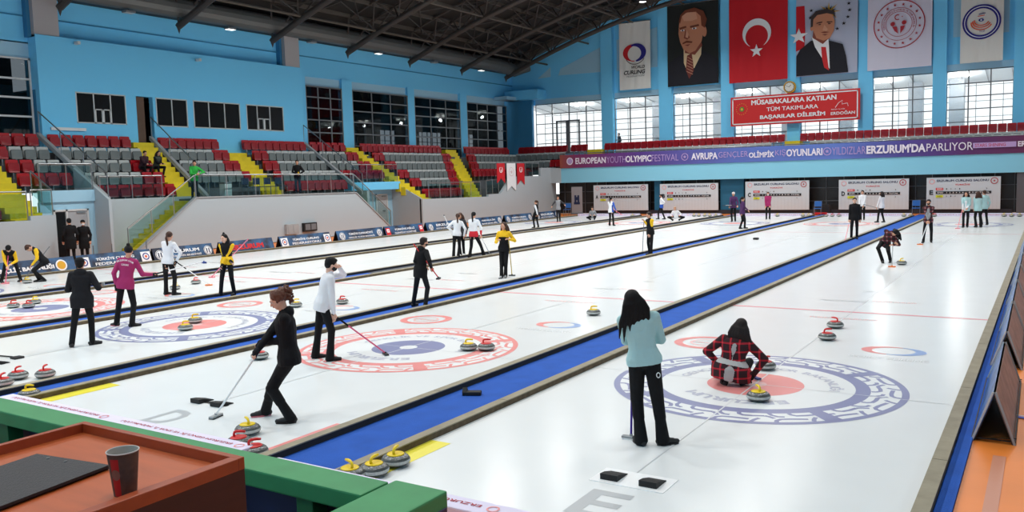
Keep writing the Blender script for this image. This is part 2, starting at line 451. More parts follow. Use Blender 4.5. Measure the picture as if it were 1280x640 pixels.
# aisle stairs
def stairs(name, label, xa, za, xb, zb, ya0, ya1, yb0, yb1, n=15):
    """from the bottom (xa, za) to the top (xb, zb); y range interpolated from a to b"""
    b = MB()
    for i in range(n):
        t0, t1 = i/n, (i+1)/n
        x0 = xa+(xb-xa)*t0; x1 = xa+(xb-xa)*t1; z = za+(zb-za)*t1
        y0 = ya0+(yb0-ya0)*t0; y1 = ya1+(yb1-ya1)*t0
        b.box(x0, x1+(.02 if xb > xa else -.02), y0, y1, max(0, z-.5) if 39 < yb0 < 40 else 0, z, M_yel)
    o = b.build(name, origin=True); tag(o, label, 'stairs', 'yellow stairs of the stand'); return o
stairs('aisle_stairs', 'yellow concrete stairs at the far left edge of the stand', -32.18, 1.5, -37.2, 4.95, 16.7, 17.9, 16.7, 17.9)
stairs('aisle_stairs', 'yellow stairs climbing to the brown door, behind man in green', -33.4, 2.05, -36.98, 4.95, 24.75, 25.85, 24.75, 25.85, 12)
stairs('aisle_stairs', 'short yellow stairs behind the man in black at the rail', -33.4, 2.05, -36.6, 4.5, 29.75, 31.15, 29.75, 31.15, 11)
stairs('aisle_stairs', 'narrow yellow stairs right of the second doorway', -32.2, 1.5, -37.2, 4.95, 40.75, 41.65, 39.3, 40.4)
stairs('aisle_stairs', 'wide yellow stairs left of the hanging flags', -32.2, 1.5, -37.2, 4.95, 45.85, 47.2, 49.9, 51.2)
b = MB(); b.box(-33.6, -31.9, 24.3, 34.4, 2.12, 2.26, M_conc); struct(b.build('walkway_slab'))

# front walls
def swall(name, pts, x0, x1, m=M_white):
    """wall in a plane of constant X: pts = (y, z) outline"""
    b = MB(); b.prism(pts, 'x', x0, x1, m); o = b.build(name); o['kind'] = 'structure'; return o
swall('wall_left', [(12, 0), (18.1, 0), (18.1, 1.86), (17.15, 1.86), (17.15, 1.7), (12, 1.7)], -32.15, -31.95)
swall('wall_left', [(20.4, 0), (25.2, 0), (25.2, 2.36), (20.4, 2.36)], -33.15, -32.95)
swall('wall_left', [(21.1, 0), (37.45, 0), (37.35, .12), (34.5, 2.2), (24.3, 2.28)], -31.9, -31.75)
swall('wall_left', [(33.4, 0), (36.1, 0), (36.1, 2.1), (33.4, 2.1)], -33.15, -32.95)
swall('wall_left', [(40.5, 0), (47.4, 0), (49.2, 0), (49.2, 1.75), (47.7, 1.75), (47.7, 1.6), (40.5, 1.68)], -32.15, -31.95)
swall('wall_left', [(49.2, 0), (57.0, 0), (57.0, 3.5), (54.7, 3.5), (54.7, 2.9), (50.7, 2.9), (50.7, 2.9), (49.2, 1.75)], -32.15, -31.95)
b = MB(); tp = [(21.08, .03), (24.3, 2.31), (34.5, 2.24), (37.42, .10)]
for q0, q1 in zip(tp[:-1], tp[1:]): b.bar((-31.82, q0[0], q0[1]), (-31.82, q1[0], q1[1]), .24, .05, M_par)
struct(b.build('trim_1'))
# tunnels under the stand with their doors
def tunnel(ya, yb, xin, n, ztop=2.32):
    b = MB()
    b.box(xin, -32.3, ya-.18, ya, 0, 2.3, M_white) if n == 2 else b.box(-33.0, -32.16, ya-.18, ya-.02, 0, 1.8, M_white); o = b.build('wall_left'); o['kind'] = 'structure'
    b = MB(); b.prism([(-34.4, 3.7 if n == 1 else 2.85), (-32.05, 2.36 if n == 1 else 1.72), (-32.05, 0), (-34.4, 0)], 'y', yb, yb+.12, M_white)
    o = b.build('wall_left'); o['kind'] = 'structure'
    b = MB(); b.box(xin-.15, xin, ya, yb, 0, ztop, M_bluel)
    o = b.build('wall_left'); o['kind'] = 'structure'
    b = MB(); b.box(xin-.1, -32.95 if n == 1 else -33.6, ya, yb-.01, ztop, 2.78, M_bluel if n == 1 else M_blue)
    o = b.build('trim_%d' % (n+1)); o['kind'] = 'structure'
tunnel(18.12, 20.35, -33.05, 1); tunnel(36.2, 40.5, -34.3, 2)
def tunnel_door(y0, y1, z1, X, label, leaf=2):
    e = empty('door_1' if leaf == 2 else 'door_2', (X, (y0+y1)/2, 0)); e['kind'] = 'structure'; e['label'] = label
    b = MB(); t = .07
    b.box(X, X+.06, y0, y0+t, 0, z1, M_frame); b.box(X, X+.06, y1-t, y1, 0, z1, M_frame); b.box(X, X+.06, y0, y1, z1-t, z1, M_frame)
    if leaf == 2: b.box(X, X+.06, y0+.5, y0+.5+t, 0, z1, M_frame)
    att(b.build('door_frame'), e)
    b = MB(); b.box(X-.01, X+.02, y0+t, y1-t, 0, z1-t, mat('door_leaf', (168, 172, 176), .5)); att(b.build('door_leaf'), e)
    if leaf == 2:
        b = MB(); b.box(X+.02, X+.03, y0+t, y0+.48, .1, z1-.1, M_dark); att(b.build('door_glass'), e)
    b = MB(); b.box(X+.02, X+.05, y1-.45, y1-.2, 1.0, 1.05, M_steel); b.box(X+.03, X+.07, y1-.5, y1-.15, z1-.17, z1-.12, M_steel); att(b.build('door_closer'), e)
tunnel_door(18.6, 20.05, 2.02, -33.04, 'grey double door at the back of the left tunnel', 2)
tunnel_door(38.95, 40.0, 2.05, -34.28, 'grey door at the back of the second tunnel', 1)
# sloping parapets between blocks
def diag(y, z_lo=2.3, xlo=-32.9, zhi=5.3, name='parapet'):
    b = MB(); b.prism([(-37.1, zhi-.2), (-37.1, zhi), (xlo, z_lo), (xlo, z_lo-.2)], 'y', y-.09, y+.09, M_par)
    o = b.build(name); o['kind'] = 'structure'
for y, zl, xl_ in ((20.52, 2.45, -32.3), (25.98, 2.3, -33.0), (36.0, 2.3, -32.6)): diag(y, zl, xl_)
# down stairs from the walkway with glass
def down(name, label, ya, yb, n=12, zt=2.26):
    b = MB()
    for i in range(n):
        t0, t1 = i/n, (i+1)/n; z = zt*(1-t0)-.09
        y0, y1 = ya+(yb-ya)*t0, ya+(yb-ya)*t1
        b.box(-32.93, -31.93, y0, y1, max(0, z-.45), z, M_yel)
    o = b.build(name, origin=True); tag(o, label, 'stairs', 'yellow stairs of the stand')
down('entry_stairs', 'yellow stairs behind glass going down left from the walkway', 24.3, 21.1)
down('entry_stairs', 'yellow stairs going down right to the second doorway', 34.5, 37.3)

# railings
def railing(label, pts, h=1.0, step=1.4, gl=True, cat='railing', grp=None, rail_r=.028):
    """pts = foot points; glass between steel posts and a hand rail"""
    P = [Vector(p) for p in pts]; e = empty('glass_railing', P[0]); tag(e, label, cat, grp)
    posts = []
    for a, c in zip(P[:-1], P[1:]):
        d = (c-a); n = max(1, round(Vector((d.x, d.y, 0)).length/step))
        for i in range(n+1):
            q = a+d*i/n
            if not posts or (posts[-1]-q).length > .2: posts.append(q)
    for q in posts:
        b = MB(); b.tube([q, q+Vector((0, 0, h))], .022, M_steel, 6); att(b.build('post'), e)
    b = MB(); b.tube([p+Vector((0, 0, h)) for p in P], rail_r, M_steel, 8); att(b.build('handrail'), e)
    if gl:
        for a, c in zip(posts[:-1], posts[1:]):
            d = (c-a).normalized()*.06; u = Vector((0, 0, 1)); n = d.cross(u).normalized()*.006
            vs = [a+d+u*.06, c-d+u*.06, c-d+u*(h-.08), a+d+u*(h-.08)]
            b = MB(); b.add([v+n for v in vs]+[v-n for v in vs], [(0, 1, 2, 3), (7, 6, 5, 4), (0, 4, 5, 1), (1, 5, 6, 2), (2, 6, 7, 3), (3, 7, 4, 0)], M_glassr)
            att(b.build('glass_panel'), e)
    return e
railing('glass railing in front of the far left seats', [(-32.05, 13.5, 1.72), (-32.05, 17.1, 1.72)], 1.05)
railing('short glass railing at the foot of the leftmost stairs', [(-32.05, 17.25, 1.87), (-32.05, 18.05, 1.87), (-33.4, 18.05, 2.6)], .95, .8)
railing('glass railing above the left doorway', [(-33.0, 18.15, 2.80), (-33.0, 20.3, 2.80)], 1.02, 1.1)
railing('glass railing before the red seats left of the green jacket', [(-32.98, 20.6, 2.36), (-32.98, 23.5, 2.36)], .95, 1.4)
railing('long glass railing that the green-jacket man leans on', [(-31.82, 24.35, 2.28), (-31.82, 34.4, 2.22)], 1.02, 1.7)
railing('sloping glass railing beside the left down stairs', [(-31.82, 24.3, 2.3), (-31.82, 20.95, .18)], .98, 1.15)
railing('sloping glass railing beside the right down stairs', [(-31.82, 34.45, 2.22), (-31.82, 37.4, .1)], 1.02, 1.2)
railing('glass railing above the second doorway', [(-33.65, 36.2, 2.80), (-33.65, 40.3, 2.80)], 1.0, 1.2)
railing('glass railing before the red front row of the middle block', [(-32.05, 41.3, 1.64), (-32.05, 46.9, 1.6)], 1.0, 1.1)
railing('small glass railing left of the hanging flags', [(-32.05, 47.6, 1.74), (-32.05, 49.1, 1.8), (-32.05, 50.5, 2.9)], .95, .8)
railing('glass railing behind the hanging flags', [(-32.05, 50.8, 2.9), (-32.05, 54.6, 2.9)], .95, 1.0)
for y, zl, x0, lab in ((20.52, 2.45, -32.3, 'sloping hand rail above the parapet of the left doorway'), (25.98, 2.3, -33.0, 'sloping hand rail right of the brown door stairs'), (36.0, 2.3, -32.6, 'sloping hand rail above the second doorway parapet')):
    railing(lab, [(-37.0, y, 5.25), (x0, y, zl+.02)], .95, 1.5, gl=False)

# upper walls of the left side
b = MB(); zt = 9.5
b.box(-38.0, -37.0, 20.65, 36.1, 7.17, zt, M_blue)
segs = [(20.65, 22.25), (24.7, 25.25), (26.15, 26.3), (28.1, 28.45), (31.42, 31.85), (34.5, 36.1)]
for a, c_ in segs: b.box(-37.3, -37.0, a, c_, 4.4, 7.17, M_blue)
for a, c_ in ((22.25, 24.7), (26.3, 28.1), (28.45, 31.42), (31.85, 34.5)): b.box(-37.3, -37.0, a, c_, 4.4, 5.78, M_blue)
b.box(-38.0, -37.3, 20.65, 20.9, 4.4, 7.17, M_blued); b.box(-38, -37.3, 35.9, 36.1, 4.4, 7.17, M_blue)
struct(b.build('wall_left'), 'blue box wall with office windows above the stand')
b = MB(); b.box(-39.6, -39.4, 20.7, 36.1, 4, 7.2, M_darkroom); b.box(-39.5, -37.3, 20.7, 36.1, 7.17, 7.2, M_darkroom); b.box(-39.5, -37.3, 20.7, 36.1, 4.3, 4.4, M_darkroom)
struct(b.build('wall_office_back'))
def window(n, y0, y1, z0, z1, X, vs, hs, m=M_frame, t=.05, pane=M_dark, sash=None, label=None):
    e = empty('window_%d' % n, (X, (y0+y1)/2, z0)); e['kind'] = 'structure'
    if label: e['label'] = label
    b = MB()
    b.box(X-.04, X+.04, y0, y1, z0, z0+t, m); b.box(X-.04, X+.04, y0, y1, z1-t, z1, m)
    b.box(X-.04, X+.04, y0, y0+t, z0, z1, m); b.box(X-.04, X+.04, y1-t, y1, z0, z1, m)
    for v in vs: b.box(X-.04, X+.04, v-t/2, v+t/2, z0, z1, m)
    for h in hs: b.box(X-.03, X+.03, y0, y1, h-t/2, h+t/2, m)
    if sash:
        a, c_, d, f_ = sash
        b.box(X-.05, X+.06, a, c_, f_-t, f_, m); b.box(X-.05, X+.06, a, c_, d, d+t, m)
        b.box(X-.05, X+.06, (a+c_)/2-.06, (a+c_)/2+.06, d, f_, m)
        b.box(X-.05, X+.06, a, a+.07, d, f_, m); b.box(X-.05, X+.06, c_-.07, c_, d, f_, m)
    att(b.build('window_frame'), e)
    b = MB(); b.box(X-.012, X-.002, y0+t, y1-t, z0+t, z1-t, pane); att(b.build('pane'), e)
    return e
window(1, 22.25, 24.7, 5.78, 7.17, -37.02, (23.1, 23.92), (), sash=(23.1, 23.92, 5.8, 6.45))
window(2, 26.3, 28.1, 5.78, 7.17, -37.02, (27.2,), ())
window(3, 28.45, 31.42, 5.78, 7.17, -37.02, (29.4, 30.4), ())
window(4, 31.85, 34.5, 5.78, 7.17, -37.02, (32.6, 33.5), (), sash=(32.6, 33.5, 5.8, 6.45))
e = empty('door_3', (-37.1, 25.7, 4.95)); e['kind'] = 'structure'; e['label'] = 'open doorway with brown door leaf at the top of the stairs'
b = MB(); b.box(-37.2, -37.12, 25.27, 25.75, 4.95, 7.15, mat('door_brown', (92, 68, 52), .6, var=.1)); att(b.build('door_leaf'), e)
b = MB(); b.box(-37.9, -37.8, 25.2, 26.2, 4.9, 7.17, M_black); att(b.build('door_opening'), e)
# band above and curtain walls
XW = -37.5
b = MB()
b.box(XW-.3, XW-.1, 12, 60, 9.15, 11.3, M_blue); b.box(XW-.12, XW-.06, 12, 60, 10.28, 10.34, M_blued)
for a, c_ in ((36.1, 36.75), (39.85, 40.75), (46.3, 47.0), (52.45, 53.3)): b.box(XW-.3, XW+.05, a, c_, 4.0, 9.2, M_blue)
b.box(XW-.3, XW-.1, 12, 20.7, 8.5, 9.2, M_bluel)
b.box(XW-.3, XW-.15, 36.7, 58.9, 8.62, 9.18, M_bluel)
b.box(-38.6, -36.6, 20.2, 20.66, 4.0, 11.3, M_blued) if False else None
struct(b.build('wall_left'), 'blue upper wall of the left side')
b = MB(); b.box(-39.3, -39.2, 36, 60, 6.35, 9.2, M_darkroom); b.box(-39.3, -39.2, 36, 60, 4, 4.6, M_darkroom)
for ya_, yb_ in ((36, 41.6), (42.9, 45.3), (46.9, 49.6), (52.3, 55.0), (56.6, 60)): b.box(-39.3, -39.2, ya_, yb_, 4.6, 6.35, M_darkroom)  # gaps added in the corridor wall; daylight there imitates reflections in the glass
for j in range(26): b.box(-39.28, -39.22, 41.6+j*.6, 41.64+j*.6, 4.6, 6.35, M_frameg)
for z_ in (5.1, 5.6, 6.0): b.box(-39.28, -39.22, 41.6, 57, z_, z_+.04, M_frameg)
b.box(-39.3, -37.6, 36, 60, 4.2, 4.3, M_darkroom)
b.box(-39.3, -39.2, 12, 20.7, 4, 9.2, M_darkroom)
struct(b.build('wall_corridor_back'))
k = 5
for (a, c_, nv) in ((36.75, 39.85, 2), (40.75, 46.3, 2), (47.0, 52.45, 2), (53.3, 58.9, 3)):
    vs = [a+(c_-a)*(i+1)/(nv+1) for i in range(nv)]
    window(k, a, c_, 4.3, 8.62, XW, vs, [5.1, 5.85, 6.6, 7.3, 7.95], M_frameg, .07, M_panel); k += 1
window(k, 12, 20.6, 4.3, 8.5, XW, [14.5, 17], [5.2, 6.0, 6.8, 7.6], M_frame, .08, M_panel); k += 1
# white doors and things glimpsed in the corridor behind the glass
b = MB()
for y in (43.0, 43.9): b.box(-38.6, -38.5, y, y+.12, 4.3, 6.9, M_frame)
b.box(-38.6, -38.5, 43.0, 44.0, 6.8, 6.95, M_frame)
b.box(-39.15, -39.1, 37.2, 39.2, 5.5, 8.4, mat('dark_red_panel', (70, 34, 30), .7))
b.box(-38.9, -38.8, 56.2, 57.3, 4.3, 7.2, M_frameg)
struct(b.build('door_4'), 'doors glimpsed behind the side windows')
# square grey pillars above the box
for yy, nm in ((21.25, 'first'), (35.5, 'second')):
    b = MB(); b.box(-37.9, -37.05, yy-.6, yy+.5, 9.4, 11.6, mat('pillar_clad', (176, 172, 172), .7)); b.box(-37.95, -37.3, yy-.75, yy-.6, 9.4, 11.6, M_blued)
    struct(b.build('pillar'), 'grey clad pillar standing on the blue box wall')
for (y, z) in ((22.4, 9.35), (28.8, 9.25)):
    b = MB(); b.tube([(-37.0, y, z), (-36.85, y, z)], .03, M_frame); b.bevbox(-36.95, -36.65, y-.07, y+.07, z-.12, z+.02, M_frame, .02)
    o = b.build('security_camera', origin=True); tag(o, 'small white camera near the %s top of the blue box wall' % ('left' if y < 25 else 'middle'), 'camera')
b = MB(); b.box(-36.98, -36.9, 21.0, 22.6, 5.42, 5.55, mat('lamp_white', (225, 228, 228), .4)); o = b.build('tube_lamp', origin=True); tag(o, 'white tube lamp low on the blue wall under first window', 'lamp')

# electric boxes on the front wall
for (a, c_, z0_, z1_, mm, nm, lb) in ((29.3, 30.1, .32, .82, M_par, 'electric_box', 'grey electric box on the white wall above the boards'), (30.45, 31.35, .38, .82, M_black, 'electric_box', 'black electric box on the white wall beside the grey one')):
    e = empty(nm, (-31.75, (a+c_)/2, z0_)); tag(e, lb, 'electric box')
    b = MB(); b.bevbox(-31.75, -31.58, a, c_, z0_, z1_, mm, .015); att(b.build('box_body'), e)
    b = MB(); b.bevbox(-31.585, -31.565, a+.08, (a+c_)/2-.03, z0_+.08, z1_-.06, M_par if mm is M_par else M_frameg, .004); b.bevbox(-31.585, -31.565, (a+c_)/2+.03, c_-.08, z0_+.08, z1_-.06, M_par if mm is M_par else M_frameg, .004); att(b.build('box_door'), e)

# ---- end of the hall
YW = 60.0; YF = 56.2
zr = lambda x: 16.68-.008*(x+13)**2
zl = lambda x: 15.55-.00869*(x+13)**2
cols = [(-29.27, -28.32), (-24.56, -23.58), (-19.88, -19.03), (-15.27, -14.45), (-10.73, -9.87), (-6.36, -5.6), (-2.0, -1.2), (2.6, 3.4)]
b = MB()
xs = [-38.2+i*.8 for i in range(57)]
up = [(x, zr(x)+.2) for x in xs]
b.prism([(xs[0], 8.6)]+[(xs[-1], 8.6)]+up[::-1], 'y', YW, YW+.25, M_blue)
b.box(-38.2, 6.6, YW, YW+.25, 3.0, 4.75, M_blue)
for a, c_ in cols:
    b.box(a, c_, YW, YW+.3, 4.0, 9, M_blue)
    b.prism([(a, 4.2), (c_, 4.2), (c_, zr(c_)-.05), (a, zr(a)-.05)], 'y', YW-.42, YW, M_blue)
struct(b.build('wall_back'), 'blue end wall with columns under the arched roof')
b = MB(); b.box(-38.2, -35.38, YW-.6, YW-.3, 3.5, 9.2, M_blued); b.box(-37.5, -34.4, YW-1.3, YW, 9.0, 9.75, M_blue); b.box(-37.6, -36.4, 57.3, 60, 9.0, 9.25, M_bluel)  # corner face lies in shade, put into its darker blue
struct(b.build('wall_corner'), 'blue corner wall with shade in its colour and a pale ledge')
b = MB()
for (a, c_) in zip([(-38, -35.36)]+cols[:-1], cols): b.box(a[1], c_[0], YW-.02, YW+.1, 8.62, 9.05, M_bluel)
def inset(pts): b.prism(pts, 'y', YW-.015, YW+.02, M_bluel)
inset([(-35.1, 10.7), (-33.9, 10.75), (-33.9, 11.5)]); inset([(-33.2, 10.8), (-29.5, 10.74), (-29.5, 12.6), (-33.0, 11.3)])
inset([(-28.1, 10.7), (-24.8, 10.7), (-24.8, 13.6), (-28.1, 13.0)])
for a, c_ in zip(cols[1:-1], cols[2:]): inset([(a[1]+.3, 10.7), (c_[0]-.3, 10.7), (c_[0]-.3, 14.2), (a[1]+.3, 14.2)])
struct(b.build('wall_back_panels'))
# window bays
lefts = [-35.36]+[c_[1] for c_ in cols[:-1]]; rights = [c_[0] for c_ in cols]
for i, (a, c_) in enumerate(zip(lefts, rights)):
    e = empty('window_%d' % k, ((a+c_)/2, YW, 4.7)); e['kind'] = 'structure'; k += 1
    b = MB(); t = .07; n = 4 if i == 0 else 3
    for j in range(n+1):
        x = a+(c_-a)*j/n; b.box(max(a, x-t/2), min(c_, x+t/2), YW-.03, YW+.07, 4.7, 8.65, M_frameg)
    for j in range(6):
        z = 4.7+(8.62-4.7)*j/5; b.box(a, c_, YW-.02, YW+.05, z-.03, z+.03, M_frameg)
    if i == 0: b.box(-33.5, -33.4, YW-.05, YW+.1, 4.7, 7.2, M_frameg); b.box(-32.6, -32.3, YW-.05, YW+.1, 4.7, 7.2, M_frameg); b.box(-31.5, -31.4, YW-.05, YW+.1, 4.7, 7.2, M_frameg); b.box(-33.5, -31.4, YW-.05, YW+.1, 7.12, 7.25, M_frameg)
    att(b.build('window_frame'), e)
    b = MB(); b.box(a, c_, YW+.02, YW+.03, 4.7, 8.65, M_pane); att(b.build('pane'), e)
# foyer behind the windows: floor, ceiling, pillars, outer glazing
M_foyc = mat('foyer_ceiling', (228, 230, 230), .6); M_foyp = mat('foyer_pillar', (168, 168, 170), .7)
b = MB(); b.box(-38, 7, YW+.25, 66, 4.2, 4.4, mat('foyer_floor', (150, 150, 150), .5)); struct(b.build('floor_foyer'))
b = MB(); b.prism([(YW+.25, 9.0), (66.2, 8.3), (66.2, 8.4), (YW+.25, 9.1)], 'x', -38, 7, M_foyc)
for j in range(30):
    x = -37+j*1.45; b.prism([(YW+.3, 8.96), (66.1, 8.27), (66.1, 8.3), (YW+.3, 8.99)], 'x', x, x+.06, M_foyp)
struct(b.build('ceiling_foyer'))
b = MB()
for x in (-31.0, -26.6, -21.6, -16.4, -12.4, -7.9, -5.4): b.box(x-.45, x+.45, 64.2, 65.0, 4.3, 8.6, M_foyp)
struct(b.build('pillar_foyer'))
b = MB()
for j in range(28): b.box(-38+j*1.6, -37.96+j*1.6, 66, 66.05, 4.3, 8.5, M_par)
for j in range(4): b.box(-38, 7, 66, 66.05, 5.0+j*1.05, 5.04+j*1.05, M_par)
b.box(-38, 7, 66.02, 66.4, 3.0, 4.5, M_foyp)
struct(b.build('window_outer_glazing'))
railing('steel balustrade of the foyer behind the windows', [(-25.8, 62, 4.4), (-16, 62, 4.4)], 1.1, 1.2, gl=False)

# lower facade: fascia, recess, dark glazing
b = MB(); b.box(-31.05, 7, YF, YF+.35, 2.33, 3.42, mat('fascia_blue', (132, 202, 226), .7)); struct(b.build('trim_fascia'), 'pale blue fascia below the long purple banner')
b = MB(); b.box(-32.15, -31.05, YF, YF+.35, 2.33, 3.45, M_white); struct(b.build('wall_back_corner'))
b = MB(); b.box(-32.15, 7, YF+.35, 60, 2.9, 3.05, M_conc); b.box(-31.9, 7, YF+.35, 57.8, 2.33, 2.4, M_black)
struct(b.build('wall_back_soffit'))
b = MB(); b.box(-32, 7, 57.6, 57.7, 0, 2.35, mat('facade_dark', (52, 48, 46), .35, var=.25, vscale=.8)); struct(b.build('wall_back_lower'), 'dark glazed wall behind the scoreboards')
b = MB()
for j in range(22): b.box(-31.5+j*1.75, -31.46+j*1.75, 57.5, 57.6, 0, 2.33, M_frameg)
for z in (.75, 1.6): b.box(-32, 7, 57.52, 57.6, z, z+.04, M_frameg)
struct(b.build('window_facade_frame'))
b = MB(); b.box(-28.6, -1.8, 56.45, 56.55, 0, .26, mat('base_dark', (30, 34, 44), .6)); struct(b.build('baseboard_back'))
b = MB()
for x0, x1 in ((-23.75, -23.25), (-18.95, -17.35)): b.box(x0, x1, 56.6, 57.0, 0, 2.35, mat('column_teal', (26, 98, 130), .7))
struct(b.build('pillar_lower'), 'teal column between the scoreboards')
b = MB(); b.box(-1.6, .5, 56.3, 57, 0, 2.35, mat('column_grey', (92, 94, 100), .7)); struct(b.build('pillar_lower'), 'dark grey column at the right end of the facade')
# end stand terrace
b = MB()
for (y, z) in ((57.35, 3.25), (58.13, 3.92), (58.9, 4.46)): b.box(-36.9, 6, y-.45, YW-.4, 3.0, z, M_conc)
struct(b.build('terrace_steps'), 'concrete steps of the end balcony')
b = MB()
for i in range(4): b.box(-30.1, -29.0, 57.5+i*.4, 59.5, 3.06, 3.55+i*.42, M_yel)
tag(b.build('aisle_stairs', origin=True), 'yellow steps at the left end of the end balcony', 'stairs', 'yellow stairs of the stand')
b = MB()
for i in range(4): b.box(-15.2, -14.2, 57.5+i*.4, 59.5, 3.06, 3.5+i*.42, M_yel)
tag(b.build('aisle_stairs', origin=True), 'yellow steps under the wall clock', 'stairs', 'yellow stairs of the stand')
b = MB(); b.tube([(-31.05, YF+.12, 4.5), (7, YF+.12, 4.42)], .03, M_steel); 
for x in range(-31, 7, 2): b.tube([(x, YF+.12, 3.4), (x, YF+.12, 4.48)], .02, M_steel)
o = b.build('balcony_rail', origin=True); tag(o, 'steel rail along the top of the long purple banner', 'railing')

# ---- walls behind and to the right of the camera close the hall
b = MB(); b.prism([(-38, 0), (9.2, 0), (9.2, zr(9)), (-10, zr(-10)), (-20, zr(-20)), (-30, zr(-30)), (-38, zr(-38))], 'y', -4.3, -4, M_blue); struct(b.build('wall_front'))
b = MB(); b.box(9, 9.25, -4, 60, 0, 5.2, M_blue); b.box(9, 9.25, -4, 60, 8.8, zr(9)+.3, M_blue)
for j in range(12): b.box(9, 9.25, -4+j*5.8, -3.2+j*5.8, 5.2, 8.8, M_blue)
struct(b.build('wall_right'), 'blue side wall with high windows')
b = MB()
for j in range(54): b.box(9.1, 9.16, -3+j*1.2, -2.94+j*1.2, 5.2, 8.8, M_frameg)
for z_ in (5.9, 6.6, 7.3, 8.0): b.box(9.1, 9.16, -4, 60, z_, z_+.05, M_frameg)
struct(b.build('window_right_frame'))
# ---- roof
b = MB(); vs = []; n = 40; x0_, x1_ = -37.75, 9
for i in range(n+1):
    x = x0_+(x1_-x0_)*i/n
    for y in (-6, YW+.2): vs += [(x, y, zr(x)+.12), (x, y, zr(x)+.3)]
fs = []
for i in range(n):
    a = 4*i; c_ = 4*(i+1)
    fs += [(a, a+2, c_+2, c_), (a+1, c_+1, c_+3, a+3), (a, c_, c_+1, a+1), (a+2, a+3, c_+3, c_+2)]
b.add(vs, fs, M_roofs); 
struct(b.build('ceiling'), 'dark arched sheet roof')
b = MB()
for i in range(30):
    x = -37+i*1.55; b.box(x-.06, x+.06, 0, YW, zr(x)-.12, zr(x)+.1, M_rooft)
for x in (-34.2, -30.5, -26.5, -22.5, -18.5, -14.5, -10.5, -6, -2): b.tube([(x, 0, zl(x)+.1), (x, YW, zl(x)+.1)], .07, M_rooft, 6)
struct(b.build('roof_purlins'), 'long purlins under the roof')
ty = [9.6+6*i for i in range(9)]
for Y in ty:
    b = MB()
    xs = [-36.6+i*2.05 for i in range(22)]
    low = [(x, Y, zl(x)) for x in xs]
    b.tube(low, .17, M_roofm, 10)
    ups = {}
    for s_ in (-.9, .9):
        u = [(x, Y+s_, zr(x)-.1) for x in [xx+1.02 for xx in xs[:-1]]]
        b.tube(u, .08, M_roofm, 6); ups[s_] = u
        for i, q in enumerate(u): b.tube([low[i], q], .045, M_roofm, 5); b.tube([q, low[i+1]], .045, M_roofm, 5)
    for q0, q1 in zip(ups[-.9], ups[.9]): b.tube([q0, q1], .04, M_roofm, 5)
    b.lathe([(0, -.34), (.1, -.02), (.17, .1)], M_roofm, 8, (xs[0], Y, zl(xs[0])-.05))
    o = b.build('roof_truss'); o['kind'] = 'structure'; o['label'] = 'dark steel arched roof truss'
b = MB()
for Ya, Yb in zip(ty[:-1], ty[1:]):                # longitudinal bracing between trusses
    for x in (-34.2, -30.5, -26.5, -22.5, -18.5):
        m_ = (Ya+Yb)/2
        b.tube([(x, Ya, zl(x)+.1), (x, m_, zr(x)-.1)], .04, M_roofm, 5); b.tube([(x, m_, zr(x)-.1), (x, Yb, zl(x)+.1)], .04, M_roofm, 5)
for Ya, Yb in zip(ty[:-1], ty[1:]):
    for x0_, x1_ in ((-35.5, -31), (-31, -26.5), (-26.5, -22), (-22, -17.5)):
        b.tube([(x0_, Ya, zr(x0_)-.15), (x1_, Yb, zr(x1_)-.15)], .035, M_roofm, 5); b.tube([(x1_, Ya, zr(x1_)-.15), (x0_, Yb, zr(x0_)-.15)], .035, M_roofm, 5)
struct(b.build('roof_bracing'), 'diagonal braces between the roof trusses')
b = MB(); b.tube([(-36.45, 4, 11.55), (-36.45, 56, 11.55), (-36.2, 58.2, 11.3), (-35.4, 59.0, 11.7)], .5, mat('duct_metal', (104, 106, 104), .5, metal=.3), 14)
o = b.build('air_duct', origin=True); tag(o, 'long round air duct under the left edge of the roof', 'duct')
b = MB()
for i in range(30): b.tube([(-37.2, 6+i*1.8, 11.25), (-36.4, 6+i*1.8, 12.1)], .045, M_roofm, 5); b.tube([(-37.2, 7+i*1.8, 11.25), (-36.4, 6.2+i*1.8, 12.1)], .04, M_roofm, 5)
b.box(-37.6, -36.9, 4, 60, 11.2, 11.9, M_black)
struct(b.build('roof_eave'), 'dark eave brackets along the left wall')
# grey raking edge of the roof along the end wall
b = MB()
xs = [-37.8+i*.9 for i in range(50)]
for xa, xb in zip(xs[:-1], xs[1:]):
    b.prism([(xa, zr(xa)-.3), (xb, zr(xb)-.3), (xb, zr(xb)+.15), (xa, zr(xa)+.15)], 'y', YW-.5, YW+.0, M_rooft)
struct(b.build('trim_roof_edge'))
# white lamps along the duct
M_lamp = mat('lamp_face', (250, 250, 245), .5, emit=2.2)
for i in range(7):
    y = 18.4+5.8*i; z = 11.02
    e = empty('duct_lamp', (-36.3, y+.5, 10.88)); tag(e, 'small square floodlight hanging under the air duct, ' + ['nearest', 'second nearest', 'third', 'fourth', 'fifth', 'sixth', 'farthest'][i]+' of the row', 'lamp', 'floodlights under the air duct')
    b = MB(); b.bevbox(-.18, .18, -.25, .25, 0, .1, M_frameg, .02); b.build('lamp_housing', e)
    b = MB(); b.box(-.15, .15, -.22, .22, -.01, 0, M_lamp if i % 2 == 0 else mat('lamp_off', (190, 195, 195), .4)); b.build('lamp_glass', e)
    b = MB(); b.tube([(0, 0, .1), (0, 0, .17)], .02, M_roofm, 5); b.build('lamp_hanger', e)
